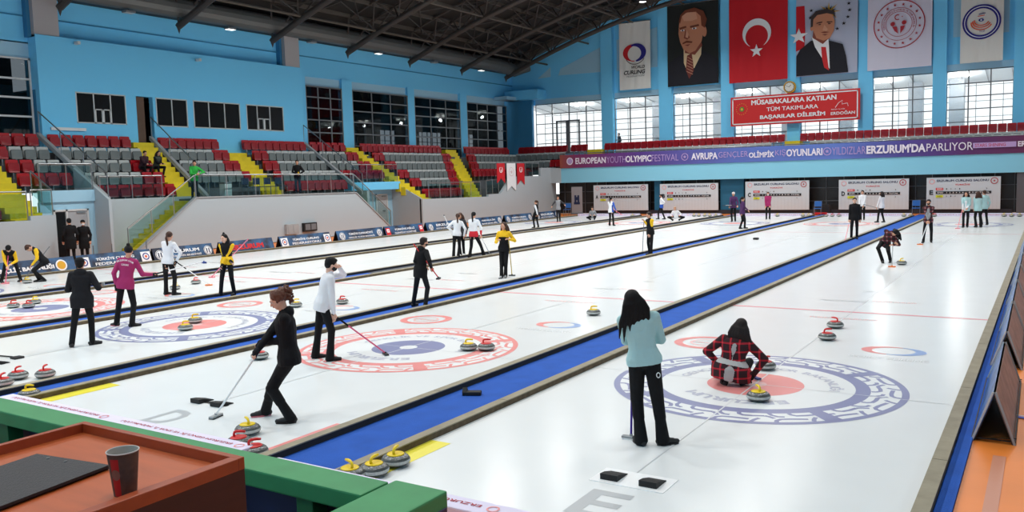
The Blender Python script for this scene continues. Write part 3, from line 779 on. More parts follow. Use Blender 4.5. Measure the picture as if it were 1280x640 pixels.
# ---------------------------------------------------------------- stadium seats
def seat_mesh(cb, cp, nm):
    """faces +X, back top at z=0, moulded back with a tipped up pan in front"""
    b = MB()
    def shell(y0, y1, z0, z1, x0, x1, m, lean=.05, r=.07):
        # rounded panel in YZ with thickness along X
        P = []
        for (cy, cz, a0) in ((y1-r, z1-r, 0), (y0+r, z1-r, 90), (y0+r*.6, z0+r*.6, 180), (y1-r*.6, z0+r*.6, 270)):
            rr = r if a0 < 180 else r*.6
            for q in range(4):
                a = math.radians(a0+q*30); P.append((cy+rr*math.cos(a), cz+rr*math.sin(a)))
        n = len(P); f = [(x1-lean*(z-z0)/(z1-z0), y, z) for y, z in P]; k = [(x0-lean*(z-z0)/(z1-z0), y, z) for y, z in P]
        cy = sum(p[0] for p in P)/n; cz = sum(p[1] for p in P)/n
        fc = [((x1-.02-lean*.5), cy+(p[0]-cy)*.72, cz+(p[1]-cz)*.72) for p in P]
        vs = f+k+fc
        fs = [(i, (i+1) % n, (i+1) % n+n, i+n) for i in range(n)]+[(i, (i+1) % n, (i+1) % n+2*n, i+2*n) for i in range(n)]+[tuple(range(2*n, 3*n)), tuple(range(2*n-1, n-1, -1))]
        b.add(vs, fs, m)
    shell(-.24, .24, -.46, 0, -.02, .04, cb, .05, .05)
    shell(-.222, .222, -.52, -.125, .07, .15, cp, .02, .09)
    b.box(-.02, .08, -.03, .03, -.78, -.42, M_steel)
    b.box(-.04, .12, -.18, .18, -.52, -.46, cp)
    o = b.build(nm); me = o.data; smooth_angle(o, 35); bpy.data.objects.remove(o); return me
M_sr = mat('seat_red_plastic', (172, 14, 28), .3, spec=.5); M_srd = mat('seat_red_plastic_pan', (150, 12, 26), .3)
M_sg = mat('seat_grey_plastic', (186, 190, 188), .35); M_sgd = mat('seat_grey_pan_shaded', (112, 120, 120), .45)  # pan grey is darkened, its shade put into the colour
ME_R = seat_mesh(M_sr, M_srd, 'seat_red'); ME_G = seat_mesh(M_sg, M_sgd, 'seat_grey')
ORD = lambda n: {1: 'first', 2: 'second', 3: 'third', 4: 'fourth', 5: 'fifth', 6: 'sixth', 7: 'seventh', 8: 'eighth', 9: 'ninth', 10: 'tenth'}.get(n, '%d%s' % (n, {1: 'st', 2: 'nd', 3: 'rd'}.get(n % 10 if n % 100 not in (11, 12, 13) else 0, 'th')))
ROWN = {5: 'top row', 4: 'second row down', 3: 'third row down', 2: 'fourth row down', 1: 'fifth row down', 0: 'lowest row'}
seats = []           # (x, y, ztop, rot, colour, label)
def row(y0, y1, k, red, where, x=None):
    n = int((y1-y0)/.5); p = (y1-y0)/n
    for i in range(n):
        if red == 'all': r = True
        else: r = i < red[0] or i >= n-red[1]
        seats.append([XB(k)+.02, y0+p*(i+.5), ZT[k], 0, r, '%s stadium seat, %s %s, %s from left' % ('red' if r else 'grey', ROWN[k], where, ORD(i+1))])
PAT = {0: {0: 'all'}, 1: {5: 'all', 4: (1, 0), 3: (2, 0), 2: 'all'}, 2: {5: 'all', 4: (0, 0), 3: (0, 2), 2: (0, 2), 1: 'all'},
       3: {5: 'all', 4: (0, 2), 3: (0, 2), 2: (0, 1)}, 4: {5: 'all', 4: (2, 0), 3: (2, 0), 2: (1, 0), 1: 'all'},
       5: {5: 'all', 4: (0, 2), 3: (0, 2), 2: 'all'}, 6: {5: 'all', 4: (2, 2), 3: (2, 2), 2: (2, 2), 1: (2, 2), 0: 'all'},
       7: {5: 'all', 4: (2, 0), 3: (2, 0), 2: 'all'}}
for bi, (a, c, k0, zb, d) in enumerate(BL):
    for k, pat in PAT[bi].items():
        ya = a(k) if callable(a) else a; yb = c(k) if callable(c) else c
        if bi == 6 and k == 5: yb -= .9
        if bi == 0 and k == 0: ya = 14.4
        row(ya+.04, yb-.04, k, pat, d)
n = 9
for i in range(n): seats.append([-36.2+.5*i, 58.98, 5.24, -PI/2, True, 'red stadium seat, back row of far corner, %s from left' % ORD(i+1)])
for i in range(9): seats.append([-36.0+.5*i, 58.2, 4.70, -PI/2, False, 'grey stadium seat, second row of far corner, %s from left' % ORD(i+1)])
for i in range(8): seats.append([-35.4+.5*i, 57.4, 4.10, -PI/2, i > 5, '%s stadium seat, third row of far corner, %s from left' % ('red' if i > 5 else 'grey', ORD(i+1))])
for i in range(3): seats.append([-31.4+.48*i, 58.98, 5.24, -PI/2, True, 'red plastic stadium seat left of the small balcony steps, %s from left' % ORD(i+1)])
x = -28.5; i = 0
while x < 1.5:
    if not -15.3 < x < -14.1:
        i += 1; seats.append([x, 58.98, 5.24, -PI/2, True, 'red stadium seat in the back row above the purple banner, %s from left' % ORD(i)])
    x += .5
x = -27.2; i = 0
while x < 1.5:
    if not -15.8 < x < -13.6:
        i += 1; seats.append([x, 58.2, 4.70, -PI/2, False, 'white-topped stadium seat just above the purple banner, %s from left' % ORD(i)])
    x += .5
seats.sort(key=lambda s: math.hypot(s[0], s[1]))
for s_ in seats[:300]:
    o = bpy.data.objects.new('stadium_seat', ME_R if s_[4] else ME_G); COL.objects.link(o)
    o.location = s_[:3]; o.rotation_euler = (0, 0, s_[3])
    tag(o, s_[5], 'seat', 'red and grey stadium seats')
b = MB()
for s_ in seats[300:]:
    me = ME_R if s_[4] else ME_G; M = Matrix.Translation(s_[:3]) @ Matrix.Rotation(s_[3], 4, 'Z')
    o0 = len(b.v); b.v += [tuple(M @ v.co) for v in me.vertices]; mi = [b.mi(m) for m in me.materials]
    for p in me.polygons: b.f.append(tuple(i+o0 for i in p.vertices)); b.m.append(mi[p.material_index])
if b.v: tag(b.build('stadium_seat_rows'), 'distant rows of red and grey stadium seats at the far end', 'seats', kind='stuff')
print('SEATS', len(seats))

# navy folding chairs on the walkway behind the glass, bin
def chair(loc, rz, m, label, name='folding_chair', grp=None):
    e = empty(name, loc, rz); tag(e, label, 'chair', grp)
    b = MB(); b.bevbox(-.22, .22, -.2, .22, .42, .46, m, .015); b.build('seat', e)
    b = MB(); b.bevbox(-.22, .22, -.25, -.21, .55, .88, m, .015); b.build('backrest', e)
    for sx in (-.2, .2):
        for y0, y1 in ((.2, .2), (-.22, -.22)):
            b = MB(); b.tube([(sx, y0, 0), (sx, y1, .43 if y0 > 0 else .86)], .013, M_steel, 6); b.build('leg', e)
    return e
M_nav = mat('chair_navy', (24, 38, 70), .5)
for i, y in enumerate((28.2, 28.9, 29.6, 30.3)):
    chair((-32.9, y, 2.26), -PI/2, M_nav, 'navy plastic chair behind the long glass railing, %s from the waste bin' % ORD(i+1), grp='navy chairs on the walkway')
e = empty('waste_bin', (-32.6, 26.6, 2.26)); tag(e, 'white waste bin with grey lid behind the glass, right of green-jacket man', 'bin')
b = MB(); b.bevbox(-.2, .2, -.2, .2, 0, .62, M_frame, .03); b.build('bin_body', e)
b = MB(); b.bevbox(-.21, .21, -.21, .21, .62, .72, M_frameg, .02); b.build('lid', e)

# ---------------------------------------------------------------- printed things
XD, ZD = (1, 0, 0), (0, 0, 1)
P_skin = mat('print_skin', (196, 132, 100), .8); P_skin2 = mat('print_skin_light', (214, 158, 128), .8); P_skind = mat('print_skin_dark', (134, 68, 52), .8)
P_hair = mat('print_auburn', (112, 56, 34), .8); P_suit = mat('print_suit', (22, 22, 32), .8); P_bg = mat('print_dark_green', (26, 30, 28), .8)
P_shirt = mat('print_cream', (214, 190, 150), .8); P_tie = mat('print_tie', (112, 50, 42), .8); P_sky = mat('print_lilac', (178, 184, 204), .8)
P_gold = mat('print_gold', (212, 162, 50), .8); P_green = mat('print_green', (60, 140, 60), .8); P_flag = mat('flag_red', (196, 14, 30), .75)
P_hair2 = mat('print_dark_hair', (58, 46, 46), .8); P_lil = mat('banner_lilac_white', (214, 212, 228), .8); P_cream = mat('banner_cream', (222, 222, 216), .8)
P_pblue = mat('print_blue', (38, 34, 128), .7); P_orange = mat('print_orange', (222, 92, 52), .7)
def cloth(name, x0, x1, z0, z1, y, m, label, cat='banner', wave=.02, hem=True, poly=None, tl=0.0):
    """hanging cloth in the plane of the end wall, slightly rippled"""
    b = MB(); nx, nz = 24, 14; vs = []
    for j in range(nz+1):
        for i in range(nx+1):
            u, v = i/nx, j/nz; x = x0+(x1-x0)*u; z = z0+(z1-z0)*v
            vs.append((x, y+wave*math.sin(u*17+v*2.5)*(1-.6*v)*math.sin(PI*min(1, max(0, u)))+wave*.5*math.sin(u*31-v*4), z))
    fs = [(j*(nx+1)+i, j*(nx+1)+i+1, (j+1)*(nx+1)+i+1, (j+1)*(nx+1)+i) for j in range(nz) for i in range(nx)]
    N = len(vs); vs += [(p[0], p[1]+.012, p[2]) for p in vs]; fs += [tuple(q+N for q in f[::-1]) for f in fs]
    b.add(vs, fs, m)
    o = b.build(name, smooth=True, origin=True); tag(o, label, cat)
    p = MB(); p.tube([(x0-.05, y, z1+.02), (x1+.05, y, z1+.02)], .03, M_steel, 6); att(p.build('hanging_rod'), o)
    return o
def onto(c, parent, x, z, y, name='print'):
    o = c.place(name, (x, y-.045, z), XD, ZD); att(o, parent); return o
YB = 59.42
# 1 world curling banner
o = cloth('hanging_banner', -27.62, -25.12, 9.15, 14.05, YB, P_cream, 'white hanging banner with red and blue curling swirl logo')
c = Canvas(.004); 
c.arc(1.25, 3.1, .55, .92, PI*.5, PI*1.5, M_red, 30, ky=.8, taper=lambda t: .2+.9*math.sin(PI*min(1, t*1.1+.05)))
c.arc(1.25, 3.1, .55, .92, -PI*.45, PI*.62, P_pblue, 30, ky=.8, taper=lambda t: .2+.9*math.sin(PI*min(1, t*.9+.05)))
c.arc(1.3, 3.0, .78, .83, PI*1.15, PI*1.85, M_ink, 20, ky=.9)
c.text('WORLD', .95, 1.95, 1.1, .22, M_ink, .02, slant=.2); c.text('CURLING', .35, 1.55, 1.7, .30, M_ink, .03, slant=.2); c.text('FEDERATION', .6, 1.35, 1.4, .12, M_frameg, .0, slant=.2)
c.mb.v = [(x_, y_-.45, z_) for x_, y_, z_ in c.mb.v]
onto(c, o, -27.62, 9.15, YB)
# 2 portrait, dark
o = cloth('portrait_banner', -23.78, -19.98, 9.1, 14.85, YB, P_bg, 'dark hanging portrait banner of moustached man in suit and striped tie')
c = Canvas(.004)
c.poly([(.05, .05), (3.75, .05), (3.75, 1.7), (2.6, 2.35), (1.3, 2.4), (.1, 1.7)], P_suit)
c.poly([(1.25, 2.7), (2.6, 2.85), (2.55, 2.1), (2.05, 1.2), (1.55, .9), (1.25, 1.6)], P_shirt)
c.poly([(1.5, 2.1), (1.85, 2.25), (1.95, 1.6), (2.0, 1.0), (1.65, .45), (1.4, 1.1)], P_tie)
for q in range(6): c.line([(1.45+.02*q, 1.0+q*.2), (1.93, .75+q*.2)], .03, P_skin2)
c.poly([(1.35, 2.3), (1.35, 3.1), (2.5, 3.3), (2.65, 2.7), (2.1, 2.1), (1.75, 2.2)], P_skind)
c.poly([(.95, 4.5), (.88, 3.7), (1.0, 3.1), (1.25, 2.55), (1.7, 2.25), (2.15, 2.4), (2.6, 3.0), (2.75, 3.7), (2.72, 4.6), (2.3, 5.1), (1.5, 5.15), (1.1, 4.95)], P_skin)
c.poly([(1.15, 4.95), (1.3, 4.55), (1.9, 4.5), (2.3, 4.6), (2.2, 5.05), (1.6, 5.15)], P_skin2)
c.disc(2.82, 3.65, .16, P_skin, ry=.36)
c.poly([(.92, 4.55), (1.05, 5.0), (1.4, 5.3), (2.1, 5.4), (2.75, 5.1), (3.0, 4.5), (2.85, 3.9), (2.6, 4.1), (2.55, 4.75), (2.2, 5.1), (1.5, 5.12), (1.15, 4.9), (1.02, 4.4)], P_hair)
c.poly([(.95, 4.12), (1.45, 4.2), (1.5, 4.08), (1.0, 3.98)], P_hair); c.poly([(1.75, 4.15), (2.4, 4.22), (2.45, 4.08), (1.78, 4.02)], P_hair)
c.disc(1.2, 3.9, .15, M_paper, ry=.06); c.disc(2.08, 3.95, .17, M_paper, ry=.065); c.disc(1.2, 3.9, .06, P_hair2); c.disc(2.06, 3.95, .065, P_hair2)
c.poly([(1.42, 3.95), (1.3, 3.35), (1.55, 3.22), (1.75, 3.35), (1.6, 3.6)], P_skind); c.poly([(1.5, 3.95), (1.42, 3.4), (1.62, 3.32), (1.66, 3.6)], P_skin2)
c.poly([(1.2, 3.02), (1.5, 3.15), (1.95, 3.05), (1.9, 2.95), (1.5, 3.0), (1.2, 2.92)], P_hair); c.poly([(1.35, 2.85), (1.8, 2.88), (1.6, 2.76)], P_skind)
onto(c, o, -23.78, 9.1, YB)
# 3 flag
def flag_print(w, h, s, cx, cy):
    c = Canvas(.004); c.disc(cx, cy, s, M_paper, n=48); c.disc(cx+s*.24, cy, s*.8, P_flag, n=48); c.star(cx+s*1.02 if w > h else cx+s*.25, cy if w > h else cy-s*1.35, s*.5, M_paper, rot=PI if w > h else PI/2); return c
o = cloth('flag', -19.22, -15.2, 8.98, 15.3, YB, P_flag, 'big red flag with white crescent and star hanging between the portraits', 'flag', .035)
c = Canvas(.006); c.arc(0, 0, 1.12, 1.3, 0, 2*PI, M_paper) if False else None
cx, cy = 1.95, 3.25
Pm = [(cx+1.1*math.cos(a), cy+1.1*math.sin(a)) for a in [PI*.5+PI*.17+(2*PI-PI*.34)*0+0] ] if False else None
outer = [(cx+.98*math.cos(a), cy+.98*math.sin(a)) for a in np.linspace(-PI*.5+.55, 1.5*PI-.55, 40)]
inner = [(cx+.77*math.cos(a), cy-.23+.77*math.sin(a)) for a in np.linspace(1.5*PI-.62, -PI*.5+.62, 40)]
vs = outer+inner[::-1]
c.mb.add([(x, y, 0) for x, y in vs], [(i, i+1, 41+i, 40+i) for i in range(39)], M_paper); c.k += 1
c.star(cx-.02, 2.05, .46, M_paper)
onto(c, o, -19.22, 8.98, YB-.02)
# 4 portrait, pale
o = cloth('portrait_banner', -14.64, -10.76, 9.02, 14.5, YB, P_sky, 'pale portrait banner of a man in dark suit with red tie and stars')
c = Canvas(.004)
c.poly([(0, 5.45), (.55, 5.45), (.6, 3.5), (.55, 2.2), (0, 2.0)], P_flag); c.star(.18, 3.15, .62, M_paper)
for a, L_, m in [(q*PI/8, .75 if q % 2 == 0 else .5, P_gold if q % 2 == 0 else P_suit) for q in range(16)]:
    c.poly([(2.1+.1*math.cos(a+PI/2), 4.75+.1*math.sin(a+PI/2)), (2.1+L_*math.cos(a), 4.75+L_*math.sin(a)), (2.1-.1*math.cos(a+PI/2), 4.75-.1*math.sin(a+PI/2))], m)
c.disc(2.1, 4.75, .22, P_gold)
for x, z in ((1.0, 5.0), (.95, 4.45), (3.35, 5.2), (3.4, 4.7), (3.3, 4.2), (3.05, 3.75), (2.65, 3.4)): c.star(x, z, .15, P_suit)
c.poly([(.05, .05), (3.35, .05), (3.2, 1.3), (3.0, 2.2), (2.1, 2.6), (1.0, 2.7), (.3, 2.1), (.05, 1.6)], P_suit)
c.poly([(1.05, 2.95), (2.1, 2.75), (2.15, 2.0), (2.2, .4), (1.75, 1.2), (1.25, 2.2)], M_paper)
c.poly([(1.65, 2.15), (1.95, 2.1), (2.05, 1.2), (2.15, .3), (1.85, .55), (1.7, 1.3)], P_tie); c.poly([(1.65, 2.15), (1.95, 2.1), (2.05, 1.2), (2.15, .3), (1.85, .55), (1.7, 1.3)], M_red)
c.poly([(1.1, 2.9), (1.15, 3.6), (2.1, 3.4), (2.1, 2.7), (1.75, 2.35)], P_skind)
c.poly([(1.1, 4.3), (1.12, 3.5), (1.35, 2.85), (1.8, 2.6), (2.2, 2.75), (2.45, 3.3), (2.5, 4.0), (2.3, 4.6), (1.7, 4.75), (1.25, 4.65)], P_skin)
c.disc(1.05, 3.65, .1, P_skin, ry=.22)
c.poly([(.98, 3.7), (.98, 4.5), (1.3, 4.9), (2.0, 5.0), (2.45, 4.75), (2.55, 4.2), (2.4, 4.5), (2.0, 4.65), (1.4, 4.6), (1.15, 4.3), (1.12, 3.75)], P_hair2)
c.poly([(1.35, 4.0), (1.72, 4.05), (1.72, 3.98), (1.36, 3.93)], P_hair2); c.poly([(2.0, 4.02), (2.35, 4.0), (2.35, 3.93), (2.0, 3.95)], P_hair2)
c.disc(1.56, 3.85, .09, P_hair2, ry=.035); c.disc(2.16, 3.84, .09, P_hair2, ry=.035)
c.poly([(1.85, 3.8), (1.75, 3.4), (1.98, 3.32), (2.08, 3.42)], P_skin2); c.poly([(1.6, 3.25), (1.9, 3.28), (2.2, 3.2), (1.9, 3.15)], P_skind); c.poly([(1.7, 3.08), (2.1, 3.05), (1.9, 2.98)], P_tie)
c.mb.v = [(x_, y_*.85, z_) for x_, y_, z_ in c.mb.v]
onto(c, o, -14.64, 9.02, YB)
# 5 ministry banner
o = cloth('hanging_banner', -10.15, -6.42, 9.03, 14.4, YB, P_lil, 'white hanging banner with large red round emblem and ring of stars', wave=.03)
M_lr = mat('print_dark_red', (172, 34, 48), .7)
def emblem(c, cx, cy, R, m=None, full=True):
    m = m or M_lr
    c.ring(cx, cy, R*.96, R, m, 64)
    if full:
        for i in range(16): c.star(cx+R*.81*math.cos(i*PI/8+.2), cy+R*.81*math.sin(i*PI/8+.2), R*.07, m)
        c.ring(cx, cy, R*.66, R*.68, m, 48); c.ring(cx, cy, R*.50, R*.52, m, 48)
        c.arctext('TÜRKİYE CUMHURİYETİ GENÇLİK VE SPOR BAKANLIĞI', cx, cy, R*.585, R*.085, m, PI/2, .02)
    c.disc(cx-R*.24, cy+R*.02, R*.09, m); c.disc(cx+R*.2, cy+R*.04, R*.09, m)
    c.poly([(cx-R*.26, cy-R*.08), (cx-R*.08, cy-R*.1), (cx-R*.02, cy-R*.4), (cx-R*.16, cy-R*.28)], m); c.poly([(cx+R*.24, cy-R*.08), (cx+R*.06, cy-R*.1), (cx+R*.06, cy-R*.4), (cx+R*.18, cy-R*.25)], m)
    c.arc(cx-R*.05, cy+R*.28, R*.08, R*.12, PI*.3, PI*1.7, m, 14); c.star(cx+R*.13, cy+R*.29, R*.04, m)
c = Canvas(.004); emblem(c, 1.85, 2.75, 1.5); onto(c, o, -10.15, 9.03, YB-.01)
# 6 federation banner
o = cloth('hanging_banner', -4.85, -2.58, 9.0, 13.2, YB, P_cream, 'cream hanging banner with navy ring emblem, rightmost of the banners', wave=.03)
def fed_emblem(c, cx, cy, R):
    c.ring(cx, cy, R*.76, R, P_pblue, 64); c.ring(cx, cy, R*.86, R*.9, M_paper, 48)
    for i, (r0, dy) in enumerate(((.5, -.05), (.42, .02), (.34, .08))): c.arc(cx, cy+dy*R, r0*R, r0*R+.07*R, PI*.95, PI*1.9, P_orange, 24, ky=.75)
    c.disc(cx-R*.02, cy+R*.1, R*.14, P_pblue, ry=R*.09); c.disc(cx-R*.02, cy+R*.1, R*.05, M_paper); c.line([(cx-R*.2, cy+R*.32), (cx+R*.15, cy+R*.36)], .05*R, P_orange); c.line([(cx-R*.15, cy+R*.45), (cx+R*.2, cy+R*.48)], .04*R, P_pblue)
    c.text('TCF', cx-R*.12, cy-R*.6, R*.3, R*.1, P_pblue, .01)
c = Canvas(.004); fed_emblem(c, 1.12, 2.38, 1.03); onto(c, o, -4.85, 9.0, YB-.01)
# red sign
e = empty('wall_sign', (-14.8, 59.1, 5.98)); tag(e, 'long red sign with white Turkish lettering below the flag', 'sign')
b = MB(); b.box(-19.02, -10.52, 59.1, 59.2, 5.96, 7.96, mat('sign_red', (204, 22, 24), .5)); att(b.build('sign_board'), e)
c = Canvas(.004); W, H = 8.5, 2.0
for r in ((.12, .1, W-.12, .17), (.12, H-.17, W-.12, H-.1), (.12, .1, .19, H-.1), (W-.19, .1, W-.12, H-.1)): c.rect(*r, M_paper, layer=1)
c.text('MÜSABAKALARA KATILAN', 1.45, 1.38, 5.6, .40, M_paper, .035); c.text('TÜM TAKIMLARA', 2.5, .90, 3.4, .32, M_paper, .015); c.text('BAŞARILAR DİLERİM', 2.05, .33, 4.3, .40, M_paper, .035)
c.disc(.8, 1.15, .16, P_green); c.disc(.8, 1.15, .09, P_gold)
for i in range(16): c.star(.8+.38*math.cos(i*PI/8), 1.15+.38*math.sin(i*PI/8), .04, P_gold)
c.text('RECEP TAYYİP', 6.75, .70, .85, .09, M_paper, .0); c.text('ERDOĞAN', 6.72, .38, 1.5, .26, M_paper, .02)
c.line([(7.0, .85), (7.2, 1.15), (7.45, 1.3), (7.4, 1.05), (7.75, 1.1), (7.8, .9)], .03, M_paper)
att(c.place('lettering', (-19.02, 59.085, 5.96), XD, ZD), e)
e = empty('wall_clock', (-15.05, 59.3, 8.02)); tag(e, 'round wall clock with gold rim above the long red sign', 'clock')
b = MB(); b.tube([(-15.05, 59.55, 8.4), (-15.05, 59.3, 8.4)], .40, P_gold, 28); att(b.build('clock_case'), e)
c = Canvas(.003); c.disc(0, 0, .31, P_cream); c.ring(0, 0, .30, .33, M_ink)
for i in range(12): c.line([(.24*math.cos(i*PI/6), .24*math.sin(i*PI/6)), (.28*math.cos(i*PI/6), .28*math.sin(i*PI/6))], .02, M_ink)
c.line([(0, 0), (.12, .14)], .03, M_ink); c.line([(0, 0), (-.18, .08)], .02, M_ink)
att(c.place('clock_face', (-15.05, 59.28, 8.4), XD, ZD), e)

# long purple banner on the balcony
x0, x1, z0, z1 = -31.1, .6, 3.42, 4.40; W = x1-x0; H = z1-z0
m = bpy.data.materials.new('banner_purple'); m.use_nodes = True; nt = m.node_tree; bs = nt.nodes['Principled BSDF']; bs.inputs['Roughness'].default_value = .6
tc = nt.nodes.new('ShaderNodeTexCoord'); sp = nt.nodes.new('ShaderNodeSeparateXYZ'); nt.links.new(tc.outputs['Generated'], sp.inputs[0])
r = nt.nodes.new('ShaderNodeValToRGB'); nt.links.new(sp.outputs['X'], r.inputs['Fac'])
el = r.color_ramp.elements; el[0].position = 0; el[0].color = lin((150, 76, 60)); el[1].position = 1; el[1].color = lin((100, 28, 60))
for p, cc in ((.04, (122, 44, 92)), (.2, (82, 48, 128)), (.42, (84, 104, 178)), (.62, (88, 116, 190)), (.75, (74, 60, 140)), (.86, (86, 36, 96))): q = el.new(p); q.color = lin(cc)
nt.links.new(r.outputs['Color'], bs.inputs['Base Color'])
b = MB(); n = 60
vs = [(x0+W*i/n, YF-.06-.008*math.sin(i*1.9), z) for i in range(n+1) for z in (z0, z1)]; N = len(vs); vs += [(x, y+.03, z) for x, y, z in vs]
fs = [(2*i, 2*i+2, 2*i+3, 2*i+1) for i in range(n)]+[(N+2*i, N+2*i+1, N+2*i+3, N+2*i+2) for i in range(n)]
b.add(vs, fs, m); o = b.build('railing_banner', origin=True); tag(o, 'long purple and blue festival banner along the end balcony', 'banner')
def px2x(px): return GY(px, 195, YF-.1).x-x0
P_fw = mat('print_soft_white', (226, 220, 232), .7); P_fl = mat('print_soft_lilac', (176, 150, 200), .7)
c = Canvas(.002)
def seg(t, a, bb, m, bold, lo=.30, h=.42): X0, X1 = px2x(a), px2x(bb); c.text(t, X0, lo, X1-X0, h, m, bold)
c.disc(px2x(712), .5, .26, P_fl); c.ring(px2x(712), .5, .2, .27, P_fw)
for t, a, bb, m, bo in (('EUROPEAN', 719, 757, P_fw, .03), ('YOUTH', 758, 782, P_fl, -.005), ('OLYMPIC', 782, 814, P_fw, .03), ('FESTIVAL', 814.5, 848, P_fl, -.005), ('AVRUPA', 864, 897, P_fw, .03), ('GENÇLER', 898, 935, P_fl, -.005), ('OLİMPİK', 936, 968, P_fw, .03), ('KIŞ', 969, 982, P_fl, -.005), ('OYUNLARI', 983, 1028, P_fw, .03), ('YILDIZLAR', 1040, 1082, P_fl, -.005), ("ERZURUM'DA", 1083, 1157, P_fw, .04), ('PARLIYOR', 1158, 1216, P_fw, .0)): seg(t, a, bb, m, bo, .27 if bo < .035 else .24, .46 if bo < .035 else .52)
for p in (856, 1034): c.ring(px2x(p), .5, .2, .25, P_fl); c.star(px2x(p), .5, .14, P_fl)
X0 = px2x(1216); c.rect(X0, .36, px2x(1270), .66, P_fl); c.text('STARS SHINING', X0+.1, .42, px2x(1262)-X0-.3, .18, M_lr, .01); c.text('ERZURUM', px2x(1272), .36, 1.6, .3, P_fw, .03)
att(c.place('lettering', (x0, YF-.085, z0), XD, ZD), o)

# scoreboards
M_board = mat('board_white', (198, 208, 214), .45); P_lime = mat('print_lime', (214, 222, 40), .6)
sbx = [(-28.42, -24.12, 2.1, 'A'), (-23.21, -19.01, 2.09, 'B'), (-17.15, -13.03, 2.13, 'C'), (-11.23, -7.2, 2.12, 'D'), (-6.24, -2.39, 2.13, 'E')]
for (a, c_, zt_, L) in sbx:
    w = c_-a; e = empty('scoreboard', ((a+c_)/2, 56.3, .25)); tag(e, 'white scoreboard with black letter %s hanging at the far end' % L, 'scoreboard', 'scoreboards of the five sheets')
    b = MB(); b.bevbox(a, c_, 56.3, 56.38, .25, zt_, M_board, .01)
    for j in range(int(w/.22)): b.box(a+.15+j*.22, a+.155+j*.22, 56.296, 56.30, .28, 1.05, M_par)
    att(b.build('panel'), e)
    c = Canvas(.002); s = w/4.2; H = zt_-.25
    c.text('ERZURUM CURLING SALONU', .6*s, H-.26, 2.95*s, .13, M_navy, .03); c.text('TÜRKİYE', 1.65*s, H-.48, .85*s, .11, M_red, .02)
    c.ring(.32*s, H-.24, .12, .15, P_tie if False else I_red); c.ring(3.85*s, H-.24, .15, .19, M_lr); c.star(3.85*s, H-.24, .08, M_lr)
    c.text(L, .18*s, .86, .2, .28, M_ink, .04)
    c.rect(.55*s, 1.13, .98*s, 1.27, M_red); c.text('RED', .62*s, 1.16, .28, .08, M_paper, .01)
    c.rect(.55*s, .91, 3.7*s, 1.06, M_ink); c.text('END   1  2  3  4  5  6  7  8  9 10  TOTAL', .65*s, .945, 2.95*s, .08, M_paper, .01)
    c.rect(.55*s, .70, .98*s, .84, P_lime); c.text('YEL', .62*s, .73, .28, .08, M_ink, .01)
    for j in range(4): c.text('1021'[j], (1.15+.25*j)*s, 1.16, .05, .08, M_ink, .01); c.text('0102'[j], (1.15+.25*j)*s, .73, .05, .08, M_ink, .01) if j < 3 else None
    c.text('3', 3.4*s, 1.16, .06, .08, M_ink, .01); c.text('2', 3.4*s, .73, .06, .08, M_ink, .01)
    att(c.place('board_print', (a, 56.29, .25), XD, ZD), e)
    b = MB()
    for x in (a+.3, c_-.3): b.tube([(x, 56.34, zt_), (x, 56.34, 2.34)], .012, M_steel, 5)
    att(b.build('hanger'), e)
# blue chairs and roll-up banner in front of the facade
M_cb = mat('chair_blue', (44, 104, 176), .45)
for px, py, lab in ((709, 270, 'blue chair beside the grey roll-up banner at the far left'), (1022, 270, 'blue chair between scoreboards C and D'), (1145, 270, 'blue chair between scoreboards D and E')):
    g = GY(px, py, 54.4); chair((g.x, 54.4, -.03), PI+.1, M_cb, lab, 'blue_chair')
e = empty('rollup_banner', (-29.65, 56.0, -.03)); tag(e, 'grey roll-up banner with dark emblem beside the far blue chair', 'banner')
b = MB(); b.box(-30.1, -29.2, 56.0, 56.02, .1, 2.02, mat('rollup_grey', (150, 150, 154), .6)); att(b.build('banner_sheet'), e)
b = MB(); b.bevbox(-30.12, -29.18, 55.9, 56.1, -.03, .1, M_frameg, .02); att(b.build('banner_base'), e)
c = Canvas(.002); c.rect(.25, .72, .4, 1.3, M_navy); c.rect(.5, .72, .65, 1.3, M_navy); c.rect(.2, .62, .7, .8, M_navy); c.disc(.45, 1.05, .12, M_navy); att(c.place('emblem', (-30.1, 55.99, .1), XD, ZD), e)
# speakers box between boards C and D
e = empty('equipment_case', (-12.1, 55.6, -.03)); tag(e, 'dark equipment case with red base between scoreboards C and D', 'case')
b = MB(); b.bevbox(-12.6, -11.6, 55.4, 55.9, 0, .62, M_black, .02); att(b.build('case_body'), e)
b = MB(); b.bevbox(-12.5, -11.7, 55.2, 55.4, 0, .12, M_red, .02); att(b.build('case_base'), e)
b = MB(); b.tube([(-12.0, 55.7, .6), (-12.0, 55.7, 1.5)], .02, M_black, 6); b.bevbox(-12.1, -11.9, 55.65, 55.75, 1.5, 1.6, M_black, .01); att(b.build('stand_pole'), e)

